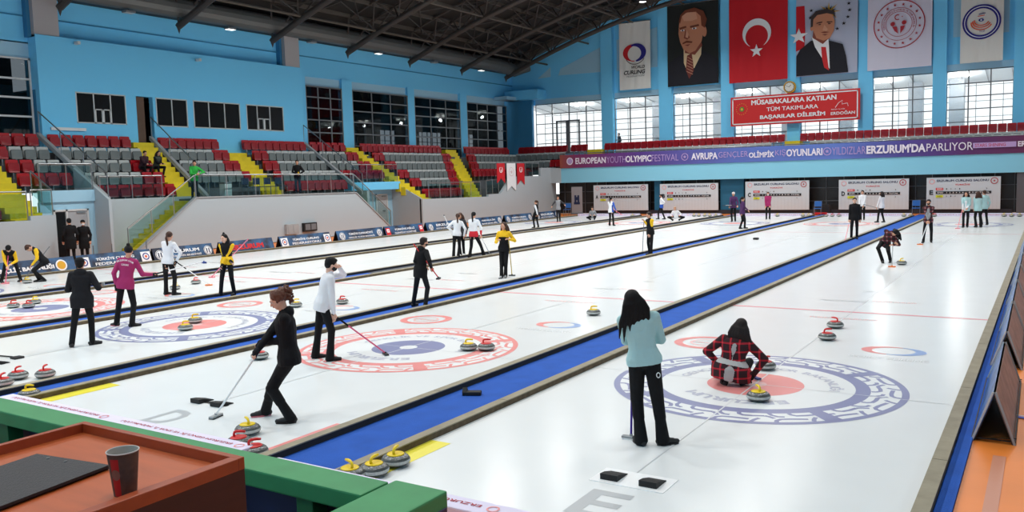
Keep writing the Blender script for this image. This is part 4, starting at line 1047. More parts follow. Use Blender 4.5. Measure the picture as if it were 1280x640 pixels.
# bumpers at both ends of the ice with red lettering
M_bump = mat('bumper_white', (222, 216, 238), .6)
def bumper(xa, xb, y0, y1, label, z=.13, lilac=False, flip=False):
    b = MB(); b.bevbox(xa, xb, y0, y1, .0015, z, M_bump, .015); o = b.build('end_bumper', origin=True); tag(o, label, 'bumper', 'foam bumpers at the ends of the ice')
    c = Canvas(.001); w = xb-xa; t = w*.42
    for k_ in range(2):
        xo = .25+k_*w*.5; c.text('ERZURUM GENÇLİK VE SPOR İL MÜDÜRLÜĞÜ', 0 if False else xo, .05, min(w*.4, 2.3), .075, M_lr, .01)
        c.ring(xo-.12, .09, .04, .055, I_red)
    if flip: att(c.place('lettering', (xb, (y0+y1)/2+.09, z+.002), (-1, 0, 0), (0, -1, 0)), o)
    else: att(c.place('lettering', (xa, y0-.001, z-.16 if False else .0), XD, ZD), o)
    return o
for i, cx in enumerate(CX):
    L = letters[i]
    bumper(cx-HW-(.0), cx+HW, Y1-.2, Y1+.05, 'white foam bumper at the far end of sheet '+L, z=.16)
bumper(CX[0]-HW-.75, CX[0]+HW, 5.33, 5.56, 'white bumper with red lettering at the near end of sheet E', flip=True)
bumper(-6.75, -5.75, 5.24, 5.50, 'short white bumper piece across the near blue walkway', flip=True) if False else None
bumper(CX[1]-HW-.12, CX[1]+HW-.12, 5.50, 5.73, 'white bumper with red lettering at the near end of sheet D', flip=True)
bumper(CX[2]-HW, CX[2]+HW+.2, 5.52, 5.75, 'white bumper at the near end of sheet C', flip=True)
# ---------------------------------------------------------------- advertising boards along the left wall
m = bpy.data.materials.new('board_art'); m.use_nodes = True; nt = m.node_tree; bs = nt.nodes['Principled BSDF']; bs.inputs['Roughness'].default_value = .45
tc = nt.nodes.new('ShaderNodeTexCoord'); nz = nt.nodes.new('ShaderNodeTexNoise'); nz.inputs['Scale'].default_value = 2.2; nz.inputs['Detail'].default_value = 6; nt.links.new(tc.outputs['Object'], nz.inputs['Vector'])
r = nt.nodes.new('ShaderNodeValToRGB'); r.color_ramp.elements[0].position = .38; r.color_ramp.elements[0].color = lin((12, 20, 46)); r.color_ramp.elements[1].position = .75; r.color_ramp.elements[1].color = lin((52, 104, 152))
nt.links.new(nz.outputs['Fac'], r.inputs['Fac']); nt.links.new(r.outputs['Color'], bs.inputs['Base Color']); M_art = m
XA = -28.78
def adboard(y0, y1, lines, logos, label, h=.5, red=False):
    e = empty('advertising_board', (XA, (y0+y1)/2, -.03)); tag(e, label, 'advertising board', 'navy boards along the left wall')
    w = y1-y0
    b = MB(); P = [(XA, -.03), (XA-.02, -.03), (XA-.20, h-.03), (XA-.18, h-.03)]
    b.prism([(p[0], p[1]) for p in P], 'y', y0, y1, M_art) if False else b.add([(p[0], y, p[1]) for y in (y0, y1) for p in P], [(0, 1, 2, 3), (7, 6, 5, 4), (0, 4, 5, 1), (1, 5, 6, 2), (2, 6, 7, 3), (3, 7, 4, 0)], M_art)
    att(b.build('front_panel'), e)
    b = MB(); P = [(XA-.38, -.03), (XA-.40, -.03), (XA-.22, h-.03), (XA-.20, h-.03)]
    b.add([(p[0], y, p[1]) for y in (y0, y1) for p in P], [(0, 1, 2, 3), (7, 6, 5, 4), (0, 4, 5, 1), (1, 5, 6, 2), (2, 6, 7, 3), (3, 7, 4, 0)], M_black); att(b.build('back_panel'), e)
    c = Canvas(.003)
    if len(lines) == 1: c.text(lines[0], w*.2, .13, w*.6, .22, M_red if red else M_paper, .05)
    else: c.text(lines[0], w*.24, .27, w*.52, .13, M_paper, .03); c.text(lines[1], w*.22, .09, w*.56, .11, M_paper, .02)
    for s_, kind in logos:
        cx = w*s_
        if kind == 'sq': c.rect(cx-.2, .06, cx+.2, .44, M_paper); c.ring(cx, .25, .10, .14, P_pblue); c.disc(cx, .25, .05, P_orange)
        elif kind == 'rd': c.disc(cx, .25, .19, M_paper); c.ring(cx, .25, .15, .17, M_lr if False else M_navy); c.rect(cx-.08, .14, cx-.03, .34, M_navy); c.rect(cx+.03, .14, cx+.08, .34, M_navy)
        elif kind == 'gold': c.disc(cx, .25, .2, M_paper); c.disc(cx, .25, .15, P_gold)
        elif kind == 'red': c.rect(cx-.16, .06, cx+.16, .44, M_red); c.rect(cx-.1, .2, cx+.1, .38, M_paper); c.star(cx, .29, .06, M_red)
    o = c.place('board_print', (XA+.006, y0, -.03), (0, 1, 0), Vector((-.18, 0, h)))
    att(o, e); return e
SQ = ((.08, 'sq'), (.92, 'sq')); RD = ((.1, 'rd'), (.9, 'rd'))
adboard(13.4, 16.9, ('GENÇLİK BAKANLIĞI',), ((.86, 'gold'),), 'navy board with gold round logo behind the two sweepers at far left')
adboard(17.0, 19.9, ('TÜRKİYE CURLING', 'FEDERASYONU'), SQ, 'navy curling federation board in front of the left doorway')
adboard(20.0, 22.75, ('ERZURUM', 'BÜYÜKŞEHİR BELEDİYESİ'), RD, 'navy board with round white logos behind girl in white top')
adboard(23.1, 25.95, ('ERZURUM',), (), 'navy board with red lettering behind the yellow-sleeved player', red=True)
adboard(26.35, 29.5, ('TÜRKİYE CURLING', 'FEDERASYONU'), SQ, 'navy curling federation board below the electric boxes')
adboard(29.95, 33.3, ('TÜRKİYE CUMHURİYETİ', 'GENÇLİK VE SPOR BAKANLIĞI'), RD, 'navy ministry board right of the electric boxes')
adboard(33.45, 36.6, ('TÜRKİYE MİLLİ', 'OLİMPİYAT KOMİTESİ'), ((.07, 'red'), (.93, 'red')), 'navy board with red square logos at both ends')
adboard(36.9, 40.6, ('ERZURUM', 'BÜYÜKŞEHİR BELEDİYESİ'), RD, 'navy board behind the pair in white tops')
adboard(41.6, 44.5, ('GENÇLİK', 'BAKANLIĞI'), RD, 'navy board right of the player with red belt')
adboard(44.9, 48.2, ('TÜRKİYE CURLING', 'FEDERASYONU'), RD, 'navy board below the hanging flags')
adboard(48.6, 51.8, ('ERZURUM', 'BÜYÜKŞEHİR'), RD, 'farthest navy board of the left wall, behind the ponytailed player')

# hanging flags and emblem on the corner wall
def hflag(y0, y1, z0, z1, mt, label, cut=.35, up=False):
    e = empty('hanging_flag', (-31.9, (y0+y1)/2, z1)); tag(e, label, 'flag')
    ym = (y0+y1)/2
    zc = z0+cut
    b = MB(); P = [(y0, z1), (y1, z1), (y1, z0), (ym, zc), (y0, z0)]
    b.add([(x, y, z) for x in (-31.9, -31.885) for y, z in P], [(0, 1, 3), (1, 2, 3), (0, 3, 4), (8, 6, 5), (8, 7, 6), (9, 8, 5)], mt)
    att(b.build('cloth'), e)
    b = MB(); b.tube([(-31.9, y0-.05, z1), (-31.9, y1+.05, z1)], .02, M_steel, 6); att(b.build('rod'), e)
    c = Canvas(.004); w = y1-y0
    if mt is P_flag:
        c.arc(w/2, -.45, .15, .21, PI*.15+PI/2, PI*1.85+PI/2, M_paper, 20) ; c.star(w/2, -.5, .08, M_paper)
    else: emblem(c, w/2, -.6, .3, full=False)
    att(c.place('emblem', (-31.875, y0, z1), (0, 1, 0), ZD), e)
hflag(48.7, 49.7, 2.45, 3.84, P_flag, 'left red flag hanging below the corner seats'); hflag(49.95, 51.1, 1.9, 3.84, M_paper, 'white pennant with red emblem between the two red flags', .35); hflag(51.3, 52.3, 2.3, 3.84, P_flag, 'right red flag hanging below the corner seats')

# ---------------------------------------------------------------- A-frame boards on the right
ma = mat('board_back_pink', (150, 118, 106), .5, var=.3, vscale=5); mbm = mat('board_blue_art', (70, 110, 170), .3, var=.5, vscale=4)
ys = [9.63, 13.3, 16.4, 19.5, 22.6, 25.7, 28.8]
for i, y in enumerate(ys):
    L_ = 2.85; e = empty('a_frame_board', (-.42, y+L_/2, -.03)); h = .49
    BX = lambda yy: -.42-.008*(yy-9.63)
    tag(e, '%s folding A-frame board on the orange floor at right' % ['nearest', 'second nearest', 'third nearest', 'fourth nearest', 'fifth nearest', 'sixth nearest', 'farthest'][i], 'advertising board', 'A-frame boards beside sheet E')
    for s_, nm, mm in ((-1, 'left_panel', mbm), (1, 'right_panel', ma)):
        b = MB(); P = [(s_*.185, -.03), (s_*.175, -.03), (-s_*.001, h-.02), (s_*.012, h-.02)]; P2 = [(s_*.175, -.03), (s_*.165, -.03), (-s_*.010, h-.02), (-s_*.001, h-.02)]
        b.add([(BX(yy)+p[0], yy+.001, p[1]) for yy in (y, y+L_) for p in P2], [(0, 1, 2, 3), (7, 6, 5, 4), (0, 4, 5, 1), (1, 5, 6, 2), (2, 6, 7, 3), (3, 7, 4, 0)], M_black)
        b.add([(BX(yy)+p[0], yy, p[1]) for yy in (y, y+L_) for p in P], [(0, 1, 2, 3), (7, 6, 5, 4), (0, 4, 5, 1), (1, 5, 6, 2), (2, 6, 7, 3), (3, 7, 4, 0)], mm); att(b.build(nm), e)
        b = MB()
        for yy in (y, y+L_): b.bar((BX(yy)+s_*.19, yy, -.03), (BX(yy)+s_*.012, yy, h), .02, .02, M_frame if s_ < 0 else M_par)
        b.bar((BX(y)+s_*.19, y, 0), (BX(y+L_)+s_*.19, y+L_, 0), .012, .016, M_black)
        att(b.build('edge_strip'), e)
    b = MB()
    for yy in (y+.02, y+L_-.02): b.bar((BX(yy)-.18, yy, .0), (BX(yy)+.18, yy, .0), .012, .012, M_black)
    for yy in (y+.04, y+L_-.04): b.bar((BX(yy)-.18, yy, -.02), (BX(yy)+.2, yy+.04, .02), .008, .008, M_black)
    att(b.build('floor_brace'), e)
c_ = empty('ribbon', (-.1, 10.7, -.02)); tag(c_, 'blue and white ribbon lying beside the nearest A-frame board', 'ribbon')
b = MB(); b.bar((-.3, 10.75, -.02), (.3, 10.6, -.02), .06, .006, mat('ribbon_blue', (50, 80, 190), .5)); b.bar((-.28, 10.8, -.014), (.3, 10.66, -.014), .015, .004, M_paper); att(b.build('ribbon_strip'), c_)

# ---------------------------------------------------------------- curling stones
M_gran = bpy.data.materials.new('granite'); M_gran.use_nodes = True; nt = M_gran.node_tree; bs = nt.nodes['Principled BSDF']; bs.inputs['Roughness'].default_value = .25
tc = nt.nodes.new('ShaderNodeTexCoord'); vz = nt.nodes.new('ShaderNodeTexVoronoi'); vz.inputs['Scale'].default_value = 90; nt.links.new(tc.outputs['Object'], vz.inputs['Vector'])
r = nt.nodes.new('ShaderNodeValToRGB'); r.color_ramp.elements[0].color = lin((70, 72, 72)); r.color_ramp.elements[1].color = lin((150, 152, 150)); nt.links.new(vz.outputs['Color'], r.inputs['Fac']); nt.links.new(r.outputs['Color'], bs.inputs['Base Color'])
M_band = mat('granite_band', (186, 188, 184), .8, var=.12, vscale=40); M_belt = mat('granite_dark', (72, 76, 74), .35, var=.3, vscale=90)
M_hy = mat('handle_yellow', (240, 206, 20), .4); M_hr = mat('handle_red', (214, 40, 38), .4)
def stone_proto(mh):
    e = empty('curling_stone')
    b = MB(); b.lathe([(0, 0), (.055, 0), (.085, .012), (.125, .024), (.140, .040, 1), (.1445, .054, 1), (.1445, .070, 0), (.140, .086), (.125, .101), (.105, .111), (.088, .114), (0, .114)], [M_belt, M_band], 32)
    # index of material belongs to the segment starting at the point
    b2 = MB(); b2.lathe([(0, 0, 0), (.055, 0, 0), (.09, .012, 2), (.125, .026, 2), (.1405, .044, 1), (.1445, .058, 1), (.1405, .074, 2), (.125, .096, 0), (.105, .110, 0), (.09, .114, 0), (0, .114, 0)], [M_gran, M_band, M_belt], 32)
    o = b2.build('granite_body', e, weld=True, smooth=True)
    b = MB(); b.lathe([(0, .1142), (.083, .1142), (.087, .118), (.082, .124), (.03, .130), (0, .130)], mh, 24); b.build('handle_plate', e, weld=True, smooth=True)
    b = MB(); b.tube([(-.045, 0, .127), (-.05, 0, .150), (-.042, 0, .172), (-.02, 0, .182), (.03, 0, .184), (.075, 0, .178)], [.014, .013, .014, .015, .0155, .012], mh, 10); b.build('handle', e, weld=True, smooth=True)
    return e
SY, SR = stone_proto(M_hy), stone_proto(M_hr); SY_used = SR_used = False
def stone(px, py, col, label, rz=None, grp='curling stones', xy=None, z=0):
    """px, py = the middle of the stone's foot"""
    g = G(px, py, z) if xy is None else Vector((xy[0], xy[1], z))
    o = copy_tree(SY if col == 'y' else SR)
    o.location = (g.x, g.y, z); o.rotation_euler = (0, 0, random.uniform(0, 6.28) if rz is None else rz)
    tag(o, label, 'curling stone', grp); return o
stone(948, 501, 'y', 'yellow-handled curling stone on the red centre right below the crouching player', 2.2)
stone(957, 462, 'r', 'red-handled curling stone half hidden behind the crouching player in plaid', 1)
stone(1034, 425, 'r', 'red-handled curling stone, nearer of the pair beyond the right-hand house', .6)
stone(1044, 410, 'r', 'red-handled curling stone, farther of the pair beyond the right-hand house', 2.6)
stone(1127, 331, 'y', 'yellow-handled curling stone swept by the bent player far right', 1)
stone(495, 582, 'y', 'yellow-handled curling stone, front right of three by the blue walkway', 1.9)
stone(468, 594, 'y', 'yellow-handled curling stone, middle one of three by the blue walkway', 1.7)
stone(438, 600, 'y', 'yellow-handled curling stone partly hidden behind the white bumper', 2.8)
stone(310, 543, 'y', 'yellow-handled curling stone by the shoes of the curly-haired player', 2.7)
stone(299, 560, 'r', 'red-handled curling stone just behind the white bumper, left one', .5)
stone(318, 571, 'r', 'red-handled curling stone at the end of the white bumper, right one', .9)
stone(325, 449, 'r', 'red-handled curling stone beyond the curly-haired player hands', 2.3)
stone(586, 438, 'y', 'yellow-handled curling stone touching the red one on sheet D house', .3)
stone(608, 438, 'r', 'red-handled curling stone touching the yellow one on sheet D house', .4)
stone(742, 394, 'y', 'lone yellow-handled curling stone beside the red hog line', .4)
stone(232, 413, 'y', 'yellow-handled curling stone, nearer of the two on the red centre', .5)
stone(244, 404, 'y', 'yellow-handled curling stone, farther of the two on the red centre', .9)
stone(370, 384, 'y', 'yellow-handled curling stone right of the curly-haired player head', .9)
stone(428, 380, 'r', 'red-handled curling stone behind the player in white sweater', .2)
stone(23, 474, 'r', 'red-handled curling stone, middle of three at the left edge', 2)
stone(57, 472, 'r', 'red-handled curling stone, rightmost of three at the left edge', 2.2)
stone(4, 483, 'r', 'red-handled curling stone cut by the left picture edge', 2.2)
stone(37, 498, 'y', 'yellow-handled curling stone peeking over the left white bumper', .4)
stone(17, 385, 'r', 'red-handled curling stone, leftmost of three on the far left house', .8)
stone(36, 385, 'r', 'red-handled curling stone in front of a yellow one, far left house', .4)
stone(44, 380, 'y', 'yellow-handled curling stone behind red one, far left house', .4)
stone(219, 362, 'y', 'yellow-handled curling stone behind the ponytailed player in white', .4)
stone(245, 355, 'r', 'red-handled curling stone under the crossing brooms', .4)
stone(34, 354, 'y', 'yellow-handled curling stone being swept at the far left', .4)
# stones parked at the far ends
far = [(791, 'y', 1), (868, 'y', 5), (972, 'y', 1), (1004, 'y', 2), (1033, 'r', 3), (1130, 'y', 2), (1255, 'y', 3), (1168, 'r', 1), (607, 'y', 0)]
names = {791: 'before scoreboard A', 868: 'before scoreboard B', 972: 'left of the pink player', 1004: 'left of the far blue walkway', 1033: 'right of the far blue walkway', 1130: 'left of the second far walkway', 1255: 'at the far right corner', 1168: 'beside the far dark player'}
for px, col, n in far:
    for i in range(n):
        g = GY(px, 272, 52.8); xx = g.x+i*.36
        stone(0, 0, col, '%s-handled stone parked at far bumper %s%s' % ('yellow' if col == 'y' else 'red', names[px], '' if n == 1 else ', %s from left' % ORD(i+1)), grp='stones parked at the far end', xy=(xx, 52.75-.12*(i % 2)))
for root in (SY, SR):
    for ch in list(root.children): bpy.data.objects.remove(ch)
    bpy.data.objects.remove(root)

# hacks
M_rub = mat('hack_rubber', (22, 22, 24), .7, bump=.4, bscale=90)
for i, (cx, y) in enumerate(((-3.13, 6.88), (-9.0, 6.93), (CX[2], 7.0))):
    L = letters[i]; e = empty('hack', (cx, y, 0)); tag(e, 'pair of black rubber hacks on the ice of sheet %s' % L, 'hack', 'starting hacks')
    b = MB(); b.bevbox(cx-.36, cx+.36, y-.17, y+.2, 0, .006, mat('hack_plate', (244, 246, 246), .5), .002) if i == 0 else b.bevbox(cx-.3, cx+.3, y-.03, y+.03, 0, .006, M_rub, .002); att(b.build('base_plate'), e)
    for s_ in (-.19, .19):
        b = MB(); b.prism([(y-.11, .004), (y+.12, .004), (y+.12, .012), (y-.02, .05), (y-.11, .06)], 'x', cx+s_-.085, cx+s_+.085, M_rub); att(b.build('foot_block'), e)

# ---------------------------------------------------------------- foreground: green stand, desk, clipboard, cup
M_gr = mat('rail_green', (64, 150, 92), .55, var=.08, vscale=6); M_grd = mat('rail_green_side', (36, 104, 60), .6, var=.1, vscale=6); M_pur = mat('panel_purple', (62, 54, 92), .6, var=.1)
zg = 1.6
e = empty('green_railing', (-4, 2.37, .9)); tag(e, 'green painted railing with purple panels in the foreground', 'railing')
b = MB(); b.bevbox(-6.5, -2.14, 2.28, 2.44, zg-.075, zg, M_gr, .008); att(b.build('top_rail'), e)
b = MB(); b.bevbox(-6.5, -1.96, 2.30, 2.42, .92, 1.0, M_gr, .008); att(b.build('bottom_rail'), e)
b = MB(); b.box(-6.5, -1.95, 2.40, 2.43, 1.0, zg-.075, M_pur); att(b.build('panel'), e)
for x in (-6.3, -5.5, -4.7, -3.9, -3.1, -2.45):
    b = MB(); b.bevbox(x-.045, x+.045, 2.29, 2.37, 1.0, zg-.075, M_grd, .004); att(b.build('post'), e)
b = MB(); b.bevbox(-2.13, -1.88, 1.55, 2.47, zg-.075, zg, M_gr, .008); att(b.build('return_rail'), e)
b = MB(); b.bevbox(-1.93, -1.875, 1.55, 2.46, .9, zg-.06, M_pur, .004); att(b.build('end_panel'), e)
b = MB(); b.tube([(-1.875, 2.2, 1.47), (-1.862, 2.2, 1.47)], .014, M_steel, 10); att(b.build('bolt'), e)
b = MB(); b.box(-7, -1.9, -1, 2.42, .80, .90, mat('platform_deck', (60, 44, 38), .7)); struct(b.build('floor_platform'))
M_wood = mat('desk_wood', (194, 92, 42), .42, var=.1, vscale=3, stretch=(1.5, 9, 9)); M_woodd = mat('desk_wood_side_shaded', (70, 26, 18), .5, var=.1, vscale=3, stretch=(3, 3, 14)); M_wooda = mat('desk_rim', (172, 74, 36), .4, var=.08, vscale=3, stretch=(2, 9, 9))  # side wood darkened: shade on the desk's outer faces is in the colour
zd = 2.08
pa, pb = G(106, 540, zd), G(286, 585, zd)
ox, oy = pa.x, (pa.y+pb.y)/2; xr_ = pb.x
e = empty('desk', ((ox+xr_)/2, oy-.5, .9)); tag(e, 'brown wooden desk with raised rim in the near left corner', 'desk')
b = MB(); b.box(ox-.02, xr_+.02, oy-1.1, oy+.02, zd-.03, zd, M_wood); att(b.build('desktop'), e)
b = MB(); hR = .026
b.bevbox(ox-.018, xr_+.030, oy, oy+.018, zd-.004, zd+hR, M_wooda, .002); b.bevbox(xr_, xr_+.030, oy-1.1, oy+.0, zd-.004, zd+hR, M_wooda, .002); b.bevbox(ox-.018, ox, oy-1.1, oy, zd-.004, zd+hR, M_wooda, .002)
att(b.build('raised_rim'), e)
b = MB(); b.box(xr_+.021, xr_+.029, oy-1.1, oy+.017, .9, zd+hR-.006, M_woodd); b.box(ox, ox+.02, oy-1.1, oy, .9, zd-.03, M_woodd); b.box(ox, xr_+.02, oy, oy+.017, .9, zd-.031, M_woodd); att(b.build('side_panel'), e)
# clipboard
P = [G(46, 567, zd+.012), G(137, 581, zd+.012), G(10, 640, zd+.012)]
u = (P[1]-P[0]); u.z = 0; u.normalize(); v = Vector((u.y, -u.x, 0)); w = (P[1]-P[0]).length
e = empty('clipboard', (P[0]+u*w/2+v*.16).to_tuple()); tag(e, 'black folder with two metal rivets lying on the desk', 'folder')
b = MB(); p0 = P[0]; hgt = .34
vs = [p0, p0+u*w, p0+u*w+v*hgt, p0+v*hgt]; b.add([q-Vector((0, 0, .006)) for q in vs]+[q for q in vs], [(0, 1, 2, 3), (7, 6, 5, 4), (0, 4, 5, 1), (1, 5, 6, 2), (2, 6, 7, 3), (3, 7, 4, 0)], mat('folder_black', (34, 36, 42), .5, bump=.2, bscale=200)); att(b.build('cover'), e)
b = MB(); b.add([q-Vector((0, 0, .011))+ (u*.004 if k_ in (0, 3) else -u*.004) for k_, q in enumerate(vs)]+[q-Vector((0, 0, .006)) for q in vs], [(0, 1, 2, 3), (7, 6, 5, 4), (0, 4, 5, 1), (1, 5, 6, 2), (2, 6, 7, 3), (3, 7, 4, 0)], M_black); att(b.build('lower_cover'), e)
for px, py in ((60, 573), (82, 577)):
    g = G(px, py, zd+.012); b = MB(); b.lathe([(.004, 0), (.004, .002), (0, .003)], M_steel, 12, tuple(g)); att(b.build('rivet'), e)
# paper cup
g = G(157, 617, zd); g.z = zd; e = empty('paper_cup', tuple(g)); tag(e, 'small brown and red paper cup standing on the desk', 'cup')
M_cup = mat('cup_brown', (84, 66, 58), .5, var=.25, vscale=60); M_cupr = mat('cup_red', (190, 30, 34), .5)
r0, r1, hh = .024, .0335, .099
b = MB(); b.lathe([(0, .004), (r0-.002, .004), (r1-.0015, hh)], mat('cup_inside', (196, 186, 176), .6), 40); att(b.build('inner_wall'), e)
for o_ in (): pass
b = MB(); b.lathe([(0, 0), (r0, 0), (r1, hh)], M_cup, 40, tuple(g)); o = b.build('outer_wall'); att(o, e)
e.children[0].matrix_parent_inverse = Matrix.Identity(4)
b = MB(); b.tube([(g.x+r1*math.cos(a), g.y+r1*math.sin(a), g.z+hh) for a in np.linspace(0, 2*PI, 41)], .0016, mat('cup_rim', (206, 200, 194), .5), 6, cap=False); att(b.build('rolled_rim'), e)
vd = math.atan2(-g.y, -g.x)
def on_cup(pts, m, name, off):
    vs = []
    for a, z in pts:
        rr = r0+(r1-r0)*z/hh+off; vs.append((g.x+rr*math.cos(vd+a), g.y+rr*math.sin(vd+a), g.z+z))
    return vs
b = MB(); n = 8
A = [(-.95+.62*i/n) for i in range(n+1)]
vs = on_cup([(a, z) for a in A for z in (.002, .088)], None, '', .0004); b.add(vs, [(2*i, 2*i+2, 2*i+3, 2*i+1) for i in range(n)], M_cupr); att(b.build('red_stripe'), e)
b = MB(); k_ = 20; cen = on_cup([(-.62, .052)], None, '', .0009)
vs = cen+on_cup([(-.62+.34*math.cos(2*PI*i/k_), .052+.0125*math.sin(2*PI*i/k_)) for i in range(k_)], None, '', .0008); b.add(vs, [(0, 1+i, 1+(i+1) % k_) for i in range(k_)], mat('cup_logo', (140, 96, 84), .5)); att(b.build('round_logo'), e)
# ================================================================= figures
def capsule(b, p0, p1, r0, r1, n=10, m=None):
    p0, p1 = Vector(p0), Vector(p1); d = p1-p0; L = d.length
    if L < 1e-5: d = Vector((0, 0, 1)); L = 1e-5
    t = d/L; pts = []; rs = []
    for a in (-80, -50, -20): pts.append(p0+t*r0*math.sin(math.radians(a))); rs.append(r0*math.cos(math.radians(a)))
    for a in (20, 50, 80): pts.append(p1+t*r1*math.sin(math.radians(a))); rs.append(r1*math.cos(math.radians(a)))
    b.tube(pts, rs, m or M_black, n)
def ellipsoid(b, c, rx, ry, rz, R=None, m=None, n=14, k=9):
    c = Vector(c); R = R or Matrix.Identity(3); vs = [c+R @ Vector((0, 0, -rz))]
    for j in range(1, k):
        a = -PI/2+PI*j/k
        for i in range(n):
            t = 2*PI*i/n; vs.append(c+R @ Vector((rx*math.cos(a)*math.cos(t), ry*math.cos(a)*math.sin(t), rz*math.sin(a))))
    vs.append(c+R @ Vector((0, 0, rz))); fs = [(0, 1+(i+1) % n, 1+i) for i in range(n)]
    for j in range(k-2):
        for i in range(n):
            a = 1+j*n+i; c2 = 1+j*n+(i+1) % n; fs.append((a, c2, c2+n, a+n))
    last = len(vs)-1; o = 1+(k-2)*n
    fs += [(last, o+i, o+(i+1) % n) for i in range(n)]
    b.add(vs, fs, m or M_black)
def loft(b, rings, m=None, n=16):
    """rings = [(centre, side vector, front vector, rx, ry)] closed at both ends"""
    vs = []
    for c, s_, f, rx, ry in rings:
        for i in range(n):
            t = 2*PI*i/n; ct, st = math.cos(t), math.sin(t)
            e_ = .85; x = math.copysign(abs(ct)**e_, ct); y = math.copysign(abs(st)**e_, st)
            vs.append(Vector(c)+s_*(rx*x)+f*(ry*y))
    fs = []
    for j in range(len(rings)-1):
        for i in range(n):
            k = (i+1) % n; fs.append((j*n+i, j*n+k, (j+1)*n+k, (j+1)*n+i))
    fs.append(tuple(range(n-1, -1, -1))); fs.append(tuple((len(rings)-1)*n+i for i in range(n)))
    b.add(vs, fs, m or M_black)
def skin(b, name, parent, mats, vox, tags=None, it=4, shrink=0):
    """union of the overlapping pieces as one smooth surface; tags = [(p0, p1, r, material index)] colour its regions"""
    me = bpy.data.meshes.new(name); me.from_pydata([tuple(v) for v in b.v], [], b.f)
    bm = bmesh.new(); bm.from_mesh(me); bmesh.ops.recalc_face_normals(bm, faces=bm.faces); bm.to_mesh(me); bm.free()
    o = bpy.data.objects.new(name, me); COL.objects.link(o)
    r = o.modifiers.new('r', 'REMESH'); r.mode = 'VOXEL'; r.voxel_size = vox
    s_ = o.modifiers.new('s', 'SMOOTH'); s_.iterations = it; s_.factor = .5
    dg = bpy.context.evaluated_depsgraph_get(); dg.update()
    m2 = bpy.data.meshes.new_from_object(o.evaluated_get(dg)); o.modifiers.clear(); o.data = m2; m2.name = name
    bpy.data.meshes.remove(me)
    m2.materials.clear()
    for m in mats: m2.materials.append(m)
    n = len(m2.polygons)
    m2.polygons.foreach_set('use_smooth', [True]*n)
    if tags and len(mats) > 1:
        ce = np.zeros(n*3); m2.polygons.foreach_get('center', ce); ce = ce.reshape(-1, 3)
        best = np.full(n, 1e9); idx = np.zeros(n, int)
        for p0, p1, rr, k in tags:
            p0 = np.array(p0); p1 = np.array(p1); d = p1-p0; L = max((d**2).sum(), 1e-9)
            t = np.clip(((ce-p0)@d)/L, 0, 1); q = np.linalg.norm(ce-(p0+t[:, None]*d), axis=1)-rr
            w = q < best; best[w] = q[w]; idx[w] = k
        m2.polygons.foreach_set('material_index', idx.tolist())
    else: m2.polygons.foreach_set('material_index', [0]*n)
    if parent: o.parent = parent
    return o
def ik(a, t, l1, l2, pole):
    d = t-a; D = d.length
    if D > (l1+l2)*.999: return a+d*(l1/(l1+l2))
    D = max(D, abs(l1-l2)+.01); u = d.normalized(); x = (l1*l1-l2*l2+D*D)/(2*D); h = math.sqrt(max(0, l1*l1-x*x))
    p = pole-u*pole.dot(u)
    if p.length < 1e-4: p = Vector((0, 0, 1))
    return a+u*x+p.normalized()*h
M_skin = mat('skin', (206, 152, 124), .55); M_skin2 = mat('skin_pale', (222, 176, 152), .55)
M_lip = mat('lips', (166, 86, 80), .5); M_eyew = mat('eye_white', (225, 222, 218), .3); M_eyed = mat('eye_dark', (36, 26, 22), .2)
def cl(name, rgb, bump=1.0, bs=8, rough=.85, **k): return mat('cloth_'+name, rgb, rough, bump=bump, bscale=bs, **k)
C_black = cl('black', (13, 13, 16), spec=.3); C_blk2 = cl('soft_black', (22, 23, 28), spec=.3); C_white = cl('white', (226, 228, 232)); C_teal = cl('pale_aqua', (168, 206, 208)); C_pink = cl('magenta', (160, 36, 96))
C_yel = cl('yellow', (238, 190, 22)); C_purp = cl('purple', (70, 34, 84)); C_red = cl('red', (196, 30, 44)); C_green = cl('green', (40, 168, 64)); C_blue = cl('blue', (40, 84, 176)); C_grey = cl('grey', (140, 142, 146))
C_dgrey = cl('dark_grey', (46, 48, 54)); C_navy = cl('navy', (24, 32, 58))
H_blk = mat('hair_black', (14, 12, 13), .6, spec=.25, bump=.5, bscale=60, stretch=(3, 3, .3)); H_brn = mat('hair_brown', (66, 42, 32), .55, spec=.3, bump=.5, bscale=60, stretch=(3, 3, .3)); H_aub = mat('hair_auburn', (98, 56, 36), .45, bump=.6, bscale=80); H_dk = mat('hair_dark_brown', (34, 24, 22), .55, spec=.3, bump=.5, bscale=60, stretch=(3, 3, .3))
H_blond = mat('hair_light', (178, 140, 110), .5)
M_mask_b = mat('mask_black', (20, 20, 22), .7); M_mask_w = mat('mask_white', (226, 228, 230), .7); M_sole = mat('sole_pink', (206, 112, 124), .6); M_sole2 = mat('sole_black', (26, 26, 28), .6)
def view_frame(P):
    """horizontal view direction and image right at a ground point"""
    v = Vector((P.x-CAM.x, P.y-CAM.y, 0)).normalized(); return v, Vector((v.y, -v.x, 0))
